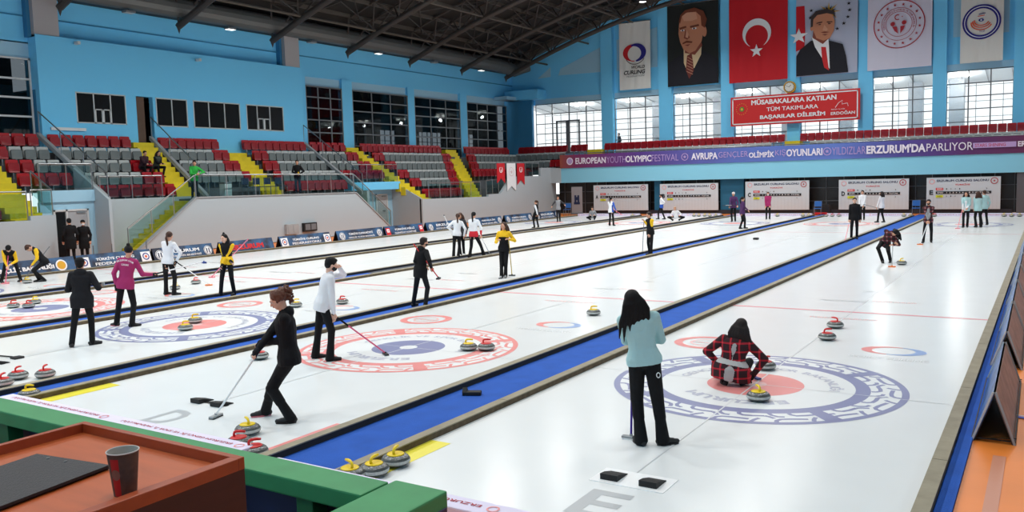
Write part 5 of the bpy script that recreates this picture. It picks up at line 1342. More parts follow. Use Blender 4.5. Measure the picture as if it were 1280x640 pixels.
def person(foot, ang, label, H=1.63, z=0, g=None, pelvis=None, neck=None, head=None, feet=None, hands=None, toes=None, face=None, nod=0, knee=None, elbow=None,
           top=C_black, sleeves=None, legs=C_black, shoes=M_sole2, sole=None, hair='short', hm=H_dk, mask=None, glove=None, hem=.10, flare=.0, puff=1.0, hood=False, skinm=M_skin, stripe=None, stand=None, legw=1.0, hemw=1.0, cat='person', grp=None,
           vox=None, leg2=None, neckdz=0, cuffs=None, beanie=None, width=1.0):
    """foot = pixel of the middle between the feet; pelvis, neck, head, hands, feet = (px, py, metres towards the camera)
       in the upright plane through the person; ang = heading, 0 away from the camera, 90 to image left, 180 towards the camera"""
    P = G(foot[0], foot[1], z) if g is None else Vector(g)
    near = (P-CAM).length < 13
    v, r_ = view_frame(P); s = H/1.70; U = Vector((0, 0, 1))
    dist = (P-CAM).dot(Vector((v.x, v.y, 0)))
    def W(q):
        """pixel in the person's plane, moved by q[2] metres towards the camera"""
        d = ray(q[0], q[1]); off = q[2] if len(q) > 2 else 0
        t = (dist-off)/(d.x*v.x+d.y*v.y); return CAM+d*t
    a = math.radians(ang); f = (v*math.cos(a)-r_*math.sin(a)); rt = Vector((f.y, -f.x, 0))
    vox = vox or (.0075 if near else (.011 if (P-CAM).length < 24 else .014))
    pel = W(pelvis) if pelvis else P+U*.93*s
    standing = stand if stand is not None else (pel.z-P.z) > .70*s
    nk = W(neck) if neck else pel+U*.50*s
    spine = (nk-pel); tl = .50*s
    spine = spine.normalized()*tl if not (pelvis and neck) else (spine if .75*tl < spine.length < 1.2*tl else spine.normalized()*min(max(spine.length, .8*tl), 1.1*tl))
    nk = pel+spine; su = spine.normalized(); tf = (f-su*f.dot(su)).normalized(); ts = tf.cross(su)  # torso front, side(right)
    # feet
    ft = []
    for i, sg in enumerate((-1, 1)):
        if feet and feet[i]:
            q = feet[i]; g_ = G(q[0], q[1], z+(q[3] if len(q) > 3 else 0)); g_ = Vector((g_.x, g_.y, z+(q[3] if len(q) > 3 else 0)))
            if len(q) > 2 and q[2]: g_ = g_-v*q[2]
            dv = (g_-P).dot(v); lim_ = .45 if near else .16
            if abs(dv) > lim_: g_ = g_-v*(dv-math.copysign(lim_, dv))
        else: g_ = P+rt*(.09*s*sg)
        ft.append(g_+U*.075*s)
    tdir = []
    for i, sg in enumerate((-1, 1)):
        ta = math.radians(toes[i]) if toes and toes[i] is not None else a-math.radians(10*sg)
        tdir.append(v*math.cos(ta)-r_*math.sin(ta))
    if standing:
        pz = 9e9
        for i, sg in enumerate((-1, 1)):
            hx = pel+ts*(.085*s*sg)-su*.03*s; dx = Vector((ft[i].x-hx.x, ft[i].y-hx.y)).length; lim = .832*s
            pz = min(pz, ft[i].z+math.sqrt(max(.1, lim*lim-dx*dx))+.03*s)
        dz = Vector((0, 0, pz-pel.z)); pel = pel+dz
        nk = nk+dz*(0.0 if neck else 1.0); sp_ = nk-pel; nk = pel+sp_.normalized()*min(max(sp_.length, .47*s), .53*s); spine = nk-pel; su = spine.normalized(); tf = (f-su*f.dot(su)).normalized(); ts = tf.cross(su)
    hips = [pel+ts*(.077*s*sg)-su*.03*s for sg in (-1, 1)]
    kn = []
    for i, sg in enumerate((-1, 1)):
        pole = (f+rt*.25*sg) if not (knee and knee[i]) else Vector((v*knee[i][0]+r_*knee[i][1])+U*knee[i][2])
        kn.append(ik(hips[i], ft[i], .425*s, .41*s, pole))
    sh = [nk-su*.060*s+ts*(.158*s*sg*width) for sg in (-1, 1)]
    hd = []; el = []
    for i, sg in enumerate((-1, 1)):
        if hands and hands[i]: t = W(hands[i])
        else: t = sh[i]-U*.50*s+rt*.07*sg*s+f*.06*s
        dd = t-sh[i]; mx = .56*s
        if dd.length > mx: t = sh[i]+dd.normalized()*mx
        hd.append(t)
        pole = (-f*.8+rt*.5*sg-U*.3) if not (elbow and elbow[i]) else Vector((v*elbow[i][0]+r_*elbow[i][1])+U*elbow[i][2])
        el.append(ik(sh[i], t, .285*s, .255*s, pole))
    ff = f
    if face is not None: fa = math.radians(face); ff = v*math.cos(fa)-r_*math.sin(fa)
    hc = W(head) if head else nk+su*.10*s+U*.05*s+ff*.025*s
    if head:
        d_ = hc-nk; hc = nk+d_.normalized()*min(max(d_.length, .135*s), .165*s)
    hup = (hc-nk).normalized()*.5+U*.5; hup.normalize()
    nd = math.radians(nod); hf = (ff-hup*ff.dot(hup)).normalized(); hf, hup = (hf*math.cos(nd)-hup*math.sin(nd)), (hup*math.cos(nd)+hf*math.sin(nd)); hs = hf.cross(hup)
    HR = Matrix((hs, hf, hup)).transposed()
    root = empty('person', tuple(P)); tag(root, label, cat, grp)
    inv = Matrix.Translation(-P)
    Lc = lambda b: b.xform(inv)
    L = lambda q: tuple(Vector(q)-P)
    fr = 1.0 if near else 1.25
    # ---- body: one continuous surface
    b = MB()
    hl = lambda x, y, zz: hc+hs*(x*s)+hf*(y*s)+hup*(zz*s)
    ellipsoid(b, hl(0, -.008, .022), .073*s, .092*s, .092*s, HR); ellipsoid(b, hl(0, .018, -.035), .058*s, .072*s, .078*s, HR); ellipsoid(b, hl(0, .045, -.078), .032*s, .036*s, .030*s, HR)
    capsule(b, hl(0, .088, .008), hl(0, .104, -.024), .009*s, .014*s, 8)
    for sg in (-1, 1):
        ellipsoid(b, hl(.073*sg, -.005, -.012), .012*s, .020*s, .031*s, HR, n=10, k=6); ellipsoid(b, hl(.034*sg, .070, -.022), .022*s, .016*s, .020*s, HR, n=10, k=6); capsule(b, hl(.014*sg, .088, .024), hl(.048*sg, .076, .026), .010*s, .008*s, 6)
    ellipsoid(b, hl(0, .086, -.052), .022*s, .010*s, .010*s, HR, n=10, k=6)
    capsule(b, hl(0, -.02, -.05), nk-su*.03*s, .052*s, .058*s)
    def torso(bb, k, hemlen, bottom=True):
        rings = []
        for t, rx, ry in ((-.10, .168*hemw, .122*hemw), (.0, .168*(1+hemw)/2, .122*(1+hemw)/2), (.22, .130, .098), (.40, .128, .098), (.62, .148, .108), (.80, .158, .104), (.93, .130, .080), (1.0, .06, .055)):
            rings.append((pel+spine*t, ts, tf, rx*s*k*width if rx > .07 else rx*s*k, ry*s*k))
        if hemlen: 
            down = (-su*.6-U*.4).normalized() if abs(su.z) > .6 else -su
            rings = [(pel+spine*-.08+down*hemlen*s, ts, tf, .164*s*k*width*hemw, .122*s*k*hemw)]+rings
        loft(bb, rings)
    torso(b, .93, 0)
    hfr = []
    for i in range(2):
        capsule(b, sh[i], el[i], .050*s, .040*s); capsule(b, el[i], hd[i], .038*s, .027*s)
        capsule(b, hips[i], kn[i], .083*s, .056*s); capsule(b, kn[i], ft[i], .052*s, .036*s)
        capsule(b, ft[i], ft[i]+tdir[i]*.10*s-U*.045*s, .030*s, .020*s)
        # hand: palm, four unequal bent fingers and a thumb from the palm's side
        u = (hd[i]-el[i]).normalized(); sg = -1 if i == 0 else 1
        side = u.cross(U); side = side.normalized() if side.length > .1 else rt
        nrm = side.cross(u).normalized()
        if nrm.z > 0: nrm = -nrm
        th = tf if abs(tf.dot(side)) > .3 else side
        side = side if side.dot(f) > 0 or abs(side.dot(f)) < .2 else -side
        hfr.append((u, side, nrm)); pc = hd[i]+u*.042*s; Rm = Matrix((side, u, nrm)).transposed()
        ellipsoid(b, pc, .038*s*fr, .050*s, .017*s*fr, Rm, n=10, k=7)
        for q, (o_, l_) in enumerate(((.027, .062), (.009, .072), (-.009, .067), (-.027, .052))):
            k0 = hd[i]+u*.078*s+side*o_*s; k1 = k0+u*l_*.50*s+nrm*l_*.18*s; k2 = k1+u*l_*.18*s+nrm*l_*.45*s
            capsule(b, k0-u*.02*s, k1, .0095*s*fr, .0085*s*fr, 6); capsule(b, k1, k2, .0085*s*fr, .007*s*fr, 6)
        t0 = hd[i]+u*.02*s+side*.028*s; t1 = t0+side*.026*s+u*.028*s+nrm*.012*s; t2 = t1+u*.026*s+nrm*.016*s-side*.006*s
        capsule(b, t0, t1, .012*s*fr, .010*s*fr, 6); capsule(b, t1, t2, .010*s*fr, .008*s*fr, 6)
    Lc(b); skin(b, 'body', root, [skinm], .0068 if near else vox*.9, it=2)
    # ---- face
    b = MB()
    for sg in (-1, 1): ellipsoid(b, hl(.031*sg, .0795, .006), .0135*s, .008*s, .007*s, HR, m=M_eyew, n=8, k=6); ellipsoid(b, hl(.031*sg, .0855, .006), .006*s, .005*s, .006*s, HR, m=M_eyed, n=8, k=6)
    Lc(b).build('eyes', root, smooth=True)
    b = MB(); 
    for sg in (-1, 1): capsule(b, hl(.016*sg, .094, .027), hl(.046*sg, .082, .030), .004*s, .003*s, 6, hm)
    Lc(b).build('eyebrows', root, smooth=True)
    if not mask:
        b = MB(); ellipsoid(b, hl(0, .0915, -.050), .021*s, .008*s, .008*s, HR, m=M_lip, n=10, k=6); Lc(b).build('lips', root, smooth=True)
    else:
        b = MB(); ellipsoid(b, hl(0, .036, -.045), .062*s, .075*s, .050*s, HR, n=14)
        capsule(b, hl(-.068, .0, -.02), hl(-.05, .06, -.03), .005*s, .006*s, 6); capsule(b, hl(.068, .0, -.02), hl(.05, .06, -.03), .005*s, .006*s, 6)
        Lc(b); skin(b, 'face_mask', root, [mask], .006 if near else .009, it=2)
    # ---- hair
    b = MB(); cap = lambda k=1.0: ellipsoid(b, hl(0, -.022, .038), .085*s*k, .094*s*k, .090*s*k, HR, n=18, k=12)
    if hair == 'beanie' or beanie:
        ellipsoid(b, hl(0, -.012, .052), .087*s, .100*s, .078*s, HR, n=18, k=12); Lc(b); skin(b, 'beanie', root, [beanie or C_black], .009, it=3); b = MB()
        if hair != 'beanie': cap(.98)
    elif hair != 'none': cap()
    rnd = random.Random(int(foot[0] if foot else g[0]*10))
    if hair in ('long', 'longfront'):
        ln = .42 if hair == 'long' else .28
        for q in range(-3, 4):
            x = q*.024; bk = -.075+.006*abs(q)
            pts = [hl(x*.6, bk*.9, .07), hl(x*1.3, bk-.018, -.02), hl(x*1.7, bk-.02, -.10), hc+hs*(x*2.0*s)-hf*.09*s-U*(.20*s), hc+hs*(x*2.1*s+rnd.uniform(-.01, .01))-hf*.085*s-U*((ln-.06-rnd.uniform(0, .07))*s)]
            b.tube(pts, [.026*s, .032*s, .03*s, .024*s, .006*s], M_black, 8)
        for sg in (-1, 1):
            for q in range(2):
                b.tube([hl(.05*sg, .02-.03*q, .075), hl(.086*sg, .0-.03*q, .0), hl(.088*sg, .0-.03*q, -.10), hc+hs*(.10*sg*s)-hf*(.03*s)-U*((ln-.14)*s), hc+hs*(.10*sg*s)-hf*(.02*s)-U*((ln-.02*q)*s)], [.012*s, .02*s, .022*s, .018*s, .005*s], M_black, 8)
    if hair in ('pony', 'lowpony'):
        zz = .07 if hair == 'pony' else .0
        capsule(b, hl(0, -.09, zz), hl(0, -.13, zz+.01), .022*s, .028*s)
        b.tube([hl(0, -.12, zz+.01), hl(.004, -.155, zz-.05), hc-hf*.14*s-U*.14*s+hs*.005, hc-hf*.115*s-U*.24*s, hc-hf*.11*s-U*.34*s+hs*.01], [.026*s, .034*s, .033*s, .026*s, .006*s], M_black, 8)
    if hair == 'bun': ellipsoid(b, hl(0, -.045, .142), .038*s, .038*s, .034*s, HR); ellipsoid(b, hl(0, -.035, .115), .03*s, .03*s, .02*s, HR)
    if hair == 'bunlong':
        ellipsoid(b, hl(0, -.03, .14), .032*s, .032*s, .032*s, HR)
        for sg in (-1, 1): b.tube([hl(.06*sg, -.02, .04), hl(.083*sg, -.02, -.04), hl(.085*sg, -.01, -.13), hc+hs*(.085*sg*s)+hf*.0-U*.26*s], [.02*s, .024*s, .022*s, .008*s], M_black, 8)
        for q in (-1, 0, 1): b.tube([hl(.03*q, -.08, .04), hl(.045*q, -.095, -.08), hc+hs*(.05*q*s)-hf*.09*s-U*.24*s], [.03*s, .034*s, .01*s], M_black, 8)
    if hair == 'curly':
        ellipsoid(b, hl(0, -.085, .03), .075*s, .07*s, .085*s, HR)
        for q in range(150):
            t = rnd.random(); c0 = hl(0, -.035, .05); an = rnd.uniform(0, 2*PI); e_ = rnd.uniform(-.5, 1)
            p = hl(.086*math.cos(an)*math.cos(e_), -.035+.098*math.sin(an)*math.cos(e_), .035+.10*math.sin(e_))
            if (p-hc).dot(hf) > (.035+.35*max(0, (p-hc).dot(hup)))*s: continue
            ellipsoid(b, p, .017*s, .017*s, .017*s, n=7, k=5)
        for q in range(110):
            an = rnd.uniform(0, 2*PI); e_ = rnd.uniform(-1.3, 1.3); R_ = rnd.uniform(.4, 1)
            c0 = hl(0, -.125, .02); p = c0+Vector((R_*math.cos(an)*math.cos(e_), R_*math.sin(an)*math.cos(e_), R_*math.sin(e_)*1.25))*.082*s
            ellipsoid(b, p, .016*s, .016*s, .018*s, n=7, k=5)
        for q in range(14): ellipsoid(b, hl(rnd.uniform(-.05, .05), -.13-rnd.uniform(-.03, .02), -.06-rnd.uniform(0, .05)), .014*s, .014*s, .018*s, n=7, k=5)
    if hair == 'short':
        ellipsoid(b, hl(0, -.045, .0), .074*s, .066*s, .075*s, HR); ellipsoid(b, hl(0, .02, .088), .062*s, .06*s, .032*s, HR)
        for sg in (-1, 1): capsule(b, hl(.07*sg, -.005, .04), hl(.072*sg, .0, .0), .013*s, .008*s, 6)
    if b.v: Lc(b); skin(b, 'hair', root, [hm], .0065 if near and hair == 'curly' else (.008 if near else .012), it=1 if hair == 'curly' else 2)
    # ---- jacket with sleeves
    b = MB(); k = 1.06*puff; torso(b, k, hem)
    mats = [top]; tags = [(L(pel-su*(hem+.05)), L(nk), .15*s, 0)]
    sm = sleeves if isinstance(sleeves, (list, tuple)) else [sleeves, sleeves]
    for i in range(2):
        ellipsoid(b, sh[i]-ts*(.012*(-1 if i == 0 else 1))*s, .068*s*puff, .066*s*puff, .066*s*puff)
        capsule(b, sh[i], el[i], .064*s*puff, .053*s*puff); capsule(b, el[i], el[i]+(hd[i]-el[i])*.97, .053*s*puff, .037*s*puff)
        if sm[i] is not None:
            if sm[i] not in mats: mats.append(sm[i])
            j = mats.index(sm[i]); tags += [(L(sh[i]+(el[i]-sh[i])*.12), L(el[i]), .06*s, j), (L(el[i]), L(hd[i]), .05*s, j)]
    capsule(b, nk-su*.03*s, nk+su*.025*s, .072*s*puff, .056*s)
    for i in range(2): capsule(b, nk-su*.015*s, sh[i]+su*.012*s, .056*s, .050*s)
    if hood: ellipsoid(b, nk-tf*.06*s+su*.0*s, .115*s, .062*s, .07*s, Matrix((ts, tf, su)).transposed())
    if stripe:
        for st_ in stripe:
            mm, lo, hi, xo, rr = st_[:5]; yo = st_[5] if len(st_) > 5 else 0
            if mm not in mats: mats.append(mm)
            j = mats.index(mm); tags.append((L(pel+spine*lo+ts*xo*s+tf*yo*s), L(pel+spine*hi+ts*xo*s+tf*yo*s), rr*s, j))
    Lc(b); skin(b, 'jacket', root, mats, vox, tags if len(mats) > 1 else None, it=3)
    # ---- trousers
    b = MB(); ellipsoid(b, pel+U*-.02*s, .140*s*width, .104*s, .105*s, Matrix((ts, tf, su)).transposed())
    mats = [legs]; tags = [(L(hips[0]), L(kn[0]), .09*s, 0), (L(hips[1]), L(kn[1]), .09*s, 0), (L(kn[0]), L(ft[0]), .07*s, 0), (L(kn[1]), L(ft[1]), .07*s, 0)]
    for i in range(2):
        capsule(b, hips[i], kn[i], .088*s*legw, .064*s*legw, 12); mid = kn[i]+(ft[i]-kn[i])*.45
        capsule(b, kn[i], mid, .064*s*legw, .058*s*legw, 12); capsule(b, mid, ft[i]-U*.012*s-tdir[i]*.005*s, .058*s, (.056+flare)*s, 12)
    capsule(b, hips[0], hips[1], .090*s, .090*s)
    Lc(b); skin(b, 'trousers', root, mats, vox, None, it=3)
    # ---- shoes
    for i in range(2):
        b = MB(); t = tdir[i]; gz_ = ft[i]-U*.075*s; u = t
        capsule(b, gz_-u*.045*s+U*.042*s, gz_+u*.10*s+U*.036*s, .040*s, .036*s); capsule(b, gz_+u*.08*s+U*.032*s, gz_+u*.155*s+U*.030*s, .036*s, .028*s); capsule(b, gz_+U*.082*s, gz_+U*.045*s, .041*s, .046*s); capsule(b, gz_+U*.06*s, gz_+u*.06*s+U*.045*s, .040*s, .036*s)
        Lc(b); so_ = skin(b, 'shoe', root, [shoes if not isinstance(shoes, tuple) else shoes[i]], .009 if near else .013, it=2)
        sl = sole[i] if isinstance(sole, tuple) else sole
        b = MB(); sd = Vector((u.y, -u.x, 0)); n = 18; pts = []
        for q in range(n):
            an = 2*PI*q/n; c_, s_ = math.cos(an), math.sin(an); pts.append(gz_+u*(.052+.122*c_)*s+sd*(.042+.006*c_)*s_*s)
        vs = [p-Vector((0, 0, 0)) for p in pts]+[p+U*.016*s for p in pts]
        b.add(vs, [tuple(range(n-1, -1, -1)), tuple(range(n, 2*n))]+[(q, (q+1) % n, (q+1) % n+n, q+n) for q in range(n)], sl or M_sole2); Lc(b).build('shoe_sole', so_)
    # ---- gloves
    if glove:
        for i in range(2):
            if isinstance(glove, tuple) and not glove[i]: continue
            u = (hd[i]-el[i]).normalized(); b = MB(); capsule(b, hd[i]-u*.03*s, hd[i]+u*.055*s, .037*s, .042*s)
            u, side, nrm = hfr[i]; t0 = hd[i]+u*.02*s+side*.028*s; t1 = t0+side*.026*s+u*.028*s+nrm*.012*s; capsule(b, t0, t1, .016*s, .014*s, 6); capsule(b, t1, t1+u*.026*s+nrm*.016*s-side*.006*s, .014*s, .012*s, 6)
            for o_, l_ in ((.027, .06), (.009, .07), (-.009, .065), (-.027, .05)):
                k0 = hd[i]+u*.07*s+side*o_*s; k1 = k0+u*l_*.5*s+nrm*l_*.2*s; k2 = k1+u*l_*.18*s+nrm*l_*.45*s; capsule(b, k0-u*.02*s, k1, .013*s, .0115*s, 6); capsule(b, k1, k2, .0115*s, .010*s, 6)
            Lc(b); skin(b, 'glove', root, [glove[i] if isinstance(glove, tuple) else glove], .008, it=1)
    root['_h'] = 1; del root['_h']
    return dict(root=root, P=P, W=W, v=v, r=r_, f=f, rt=rt, s=s, pel=pel, nk=nk, hc=hc, hd=hd, el=el, sh=sh, kn=kn, ft=ft, ts=ts, tf=tf, su=su, hf=hf, hs=hs, hup=hup)
def broom(a, h, label, shaft=M_paper, head=M_black, grip=None, grip_t=.35, extend=.25, pad=None, ext_to=None, hdir=None, zg=0.0, hl=.20):
    """a = hand point, h = point of the head (on the ice unless it is lifted)"""
    a, h = Vector(a), Vector(h); d = (h-a).normalized(); top = Vector(ext_to) if ext_to is not None else a-d*extend
    d = (h-top).normalized()
    e = empty('curling_broom', tuple(h)); tag(e, label, 'broom', 'curling brooms')
    L = (h-top).length; hj = h+Vector((0, 0, .035))-d*.01
    b = MB(); g1 = top+(hj-top)*grip_t
    b.tube([g1 if grip else top, hj], .0125, shaft, 10); att(b.build('shaft'), e)
    if grip: b = MB(); b.tube([top, g1], .0145, grip, 10); att(b.build('grip'), e)
    hd_ = Vector((d.x, d.y, 0)); hd_ = hd_.normalized() if hd_.length > .05 else Vector((1, 0, 0)); sd = Vector(hdir).normalized() if hdir else Vector((hd_.y, -hd_.x, 0))
    b = MB(); s0 = len(b.v); b.bevbox(-hl/2, hl/2, -.034, .034, .012, .036, head, .010); fw = Vector((-sd.y, sd.x, 0))
    M = Matrix(((sd.x, fw.x, 0, h.x), (sd.y, fw.y, 0, h.y), (0, 0, 1, h.z), (0, 0, 0, 1))); b.xform(M); b.tube([hj+Vector((0, 0, .012)), h+Vector((0, 0, .03))], .018, head, 8); att(b.build('broom_head'), e)
    b = MB(); b.bevbox(-hl/2+.006, hl/2-.006, -.038, .038, 0.0, .014, pad or M_par, .005); b.xform(M); att(b.build('pad'), e)
    return e
def ghead(px, py): p = G(px, py, 0); return p
M_pinkshaft = mat('shaft_pink', (222, 90, 130), .35); M_redshaft = mat('shaft_red', (214, 40, 44), .35); M_purpg = mat('grip_purple', (70, 40, 150), .5); M_orpad = mat('pad_orange', (232, 130, 70), .6); M_blpad = mat('pad_blue', (40, 66, 140), .6); M_pkpad = mat('pad_pink', (232, 140, 150), .6); M_yshaft = mat('shaft_yellow', (190, 160, 60), .4)
M_plaid = plaid('coat_plaid_red', (46, 12, 20), (168, 22, 38), 9, .2, (206, 50, 60)); M_plaidg = mat('coat_grey_stripe', (176, 170, 168), .85, bump=.3, bscale=60)
M_pl2 = plaid('coat_plaid_dark', (34, 20, 26), (96, 26, 38), 8, .3, (150, 120, 120))

# 1 woman in aqua, back to the camera
p = person((816, 556), 0, 'woman in pale aqua top with long black hair, seen from behind', H=1.66, pelvis=(805, 462), neck=(797, 390), head=(791, 377), feet=[(801, 556), (829, 556)], toes=[25, -70],
           hands=[(806, 418, -.30), (806, 426, -.28)], elbow=[(.1, -.5, -1), (.1, .6, -1)], top=C_teal, legs=C_black, hair='long', hm=H_blk, hem=.03, flare=.024, face=10, width=1.06, legw=1.14)
a = p['W']((790, 478, -.22)); h = G(789, 549); broom(a, (h.x, h.y, 0), 'dark broom standing upright beside the woman in aqua', shaft=M_purpg, head=M_white if False else M_par, pad=M_paper, extend=.35)
b = MB(); c_ = p['W']((823, 469, .125)); 
cv = Canvas(.001); cv.disc(0, 0, .022, M_paper, ry=.03, n=16); cv.disc(0, 0, .014, C_black, ry=.02, n=12); o = cv.place('trouser_badge', c_, p['r'], (0, 0, 1)); att(o, p['root'])
# 2 crouching in plaid
p = person((915, 481), -8, 'crouching player in red and black plaid coat with long dark hair', H=1.62, pelvis=(915, 456), neck=(921, 422), head=(926, 409, -.05), feet=[(906, 481), (928, 481)], toes=[15, -15], knee=[(1, -.12, .9), (1, .12, .9)],
           hands=[(899, 455, -.10), (942, 468, .0)], elbow=[(0, -1, -.3), (0, 1, .0)], top=M_plaid, sleeves=M_plaid, stripe=[(M_plaidg, .25, .95, 0, .058, -.135), (M_plaidg, -.4, .05, 0, .03, -.19), (mat('coat_pale_band', (196, 192, 188), .85, bump=.3, bscale=60), .12, .16, 0, .152)], legs=C_black, hair='longfront', hm=H_dk, hem=.17, glove=(C_black, C_black), width=1.1, puff=1.1, hemw=1.28)
broom(p['W']((899, 455, -.1)), (p['P']+p['r']*.30+p['v']*.35).to_tuple(), 'red broom lying across the lap of the crouching plaid player', shaft=M_redshaft, head=M_blpad, pad=M_paper, ext_to=tuple(p['W']((890, 452, .0))))
# 3 curly woman, D
p = person((346, 526), 90, 'woman in black jacket with curly auburn ponytail, sweeping with purple-gripped broom', H=1.66, pelvis=(361, 441), neck=(354, 382), head=(344, 367), feet=[(332, 521, -.05), (363, 527, .06)], toes=[95, 80],
           hands=[(331, 428, -.05), (323, 436, .12)], elbow=[(0, .6, -1), (.0, .8, -1)], top=C_black, legs=C_black, hair='curly', hm=H_aub, hem=.05, flare=.014, width=1.1, legw=1.15, puff=1.1, hood=True, glove=C_blk2, sole=(M_sole, M_sole2), nod=16, face=92, skinm=M_skin2)
h = G(270, 522); broom(p['W']((323, 437, .1)), (h.x, h.y, 0), 'white broom with purple grip held by the curly-haired woman', shaft=M_paper, head=M_par, grip=M_purpg, grip_t=.22, pad=M_black, ext_to=tuple(p['W']((334, 424, .0))))
# 4 white sweater with black mask
p = person((404, 450), -80, 'player in white sweater and black mask raising one hand to the head', H=1.68, pelvis=(404, 392), neck=(411, 343), head=(414, 331), feet=[(395, 449, -.1), (413, 450, .1)], toes=[-75, -80],
           hands=[(424, 334, -.05), (417, 392, .1)], elbow=[(.2, 1.0, .1), (-.2, -.4, -1)], top=C_white, legs=C_black, hair='short', hm=H_blk, mask=M_mask_b, hem=.10, flare=.02, face=-75, nod=12, skinm=M_skin2)
h = G(482, 444); broom(p['W']((420, 396, .1)), (h.x, h.y, 0), 'pink broom with black grip held by the player in white sweater', shaft=M_pinkshaft, head=M_black, grip=C_black, grip_t=.3, pad=M_par, extend=.08)
cv = Canvas(.002)
# 5 black coat back
p = person((104, 433), -12, 'person in black hooded jacket and cap seen from behind, holding a phone', H=1.62, pelvis=(103, 381), neck=(101, 339), head=(100, 330), feet=[(90, 434), (116, 431)], toes=[5, -70],
           hands=[(92, 362, -.30), (124, 357, -.12)], elbow=[(-.2, -.45, -1), (-.2, .5, -1)], top=C_navy if False else C_blk2, legs=C_black, hair='short', hm=H_blk, hem=.16, puff=1.15, hood=True, beanie=C_black)
q = p['W']((129, 356, -.12)); e = empty('phone', tuple(q)); tag(e, 'small phone in the hand of the person in black hooded jacket', 'phone'); b = MB(); b.bevbox(q.x-.035, q.x+.035, q.y-.012, q.y+.012, q.z-.02, q.z+.05, M_par, .004); att(b.build('phone_body'), e)
# 6 pink jacket
p = person((156, 408), -20, 'player in magenta jacket with white back lettering, arm stretched to the right', H=1.66, pelvis=(157, 352), neck=(160, 323), head=(161, 314), feet=[(146, 408, -.04), (166, 411, .0)], toes=[40, -75],
           hands=[(145, 356, -.05), (191, 343, -.1)], elbow=[(-.3, -.6, -1), (-.1, .3, -1)], top=C_pink, legs=C_black, hair='bun', hm=H_blk, hem=.10, glove=C_blk2, sole=(M_sole, M_sole2), flare=.008)
broom(p['W']((193, 343, -.1)), tuple(p['W']((255, 329, -.25))), 'black and white broom held out level by the magenta player', shaft=M_paper, head=M_blpad, grip=C_black, grip_t=.35, pad=M_blpad, extend=.1)
cv = Canvas(.001); cv.arctext('ERZURUM SPOR', 0, -.16, .3, .045, M_paper, PI/2, .02); cv.text('CURLING', -.07, .03, .14, .035, M_paper, .02)
o = cv.place('back_lettering', p['nk']-p['su']*.17-p['tf']*.142, p['ts'], p['su']); att(o, p['root'])
# 7 white B
p = person((213, 369), -35, 'player in white top with very long brown ponytail beside navy board', H=1.64, pelvis=(210, 328), neck=(211, 302), head=(212, 295), feet=[(208, 368), (218, 369)], toes=[-60, -80],
           hands=[(208, 331, .0), (220, 327, .1)], elbow=[(0, -.3, -1), (-.2, .8, -.5)], top=C_white, legs=C_black, hair='lowpony', hm=H_brn, hem=.04, glove=C_black, flare=.012)
h = G(261, 357); broom(p['W']((221, 328, .1)), (h.x, h.y, 0), 'white broom with orange pad held by the long-ponytail player', shaft=M_paper, head=M_orpad, grip=C_black, grip_t=.3, pad=M_orpad, extend=.1)
# 8 yellow sleeves
p = person((285, 369), 155, 'player in black jacket with yellow sleeves and top knot, facing us', H=1.62, pelvis=(284, 330), neck=(283, 307), head=(281, 300), feet=[(293, 369), (276, 370)], toes=[150, 110],
           hands=[(278, 331, .12), (288, 326, .18)], elbow=[(-.2, .8, -.6), (0, -.6, -1)], top=C_black, sleeves=C_yel, legs=C_black, hair='bunlong', hm=H_blk, hem=.08, glove=C_black, face=140, skinm=M_skin2, stripe=[(C_yel, -.05, .12, 0, .165)])
h = G(265, 347); broom(p['W']((287, 325, .18)), (h.x, h.y, 0), 'pink broom held diagonally by the top-knot player', shaft=M_pinkshaft, head=M_pkpad, pad=M_pkpad, ext_to=tuple(p['W']((310, 299, -.0))))
# 9, 10 sweepers at the far left
p = person((16, 352), 172, 'stooping sweeper in black cap and yellow-sided jacket, leftmost', H=1.6, pelvis=(13, 325, -.15), neck=(11, 315, .22), head=(10.5, 311, .34), feet=[(26, 352), (2, 354)], toes=[150, 200], hands=[(14, 330, .35), (9, 333, .38)],
           top=C_black, sleeves=C_yel, legs=C_black, hair='short', hm=H_blk, beanie=C_black, nod=40, skinm=M_skin2, stripe=[(C_yel, .1, .5, .12, .1)])
h = G(7, 355); broom(p['W']((9, 333, .38)), (h.x, h.y, 0), 'pink broom of the leftmost stooping sweeper', shaft=M_pinkshaft, head=M_pkpad, pad=M_pkpad, extend=.35)
p = person((54, 352), 100, 'stooping sweeper in black and yellow with brown hair, beside the gold logo', H=1.6, pelvis=(55, 326), neck=(42, 311), head=(36, 310), feet=[(49, 352), (55, 352)], toes=[110, 100], hands=[(40, 331, .1), (45, 326, .0)],
           top=C_black, sleeves=(C_yel, C_white), legs=C_black, hair='short', hm=H_brn, nod=50, stripe=[(C_yel, .0, .4, .0, .13)])
h = G(29, 352); broom(p['W']((40, 331, .1)), (h.x, h.y, 0), 'grey broom of the sweeper beside the gold logo', shaft=M_frameg, head=M_orpad, pad=M_orpad, ext_to=tuple(p['W']((62, 308, -.1))))
# 11, 12 in the left doorway (standing on the floor behind the boards)
for (px, hat, msk, lab, y_, ang, fc, hy) in ((88, None, None, 'person in black coat turned away in the left doorway', 300, 10, 20, 1.75), (105, C_black, M_mask_w, 'person in black coat, black beanie and white mask in the left doorway', 300, 175, 175, 1.66)):
    g = GX(px, y_, -31.2); g.z = -.03
    person((px, y_), ang, lab, H=hy, g=g, z=-.03, top=C_black, legs=C_black, hair='short' if not hat else 'beanie', hm=H_blk, mask=msk, hem=.32, puff=1.12, beanie=hat, face=fc, hands=None)
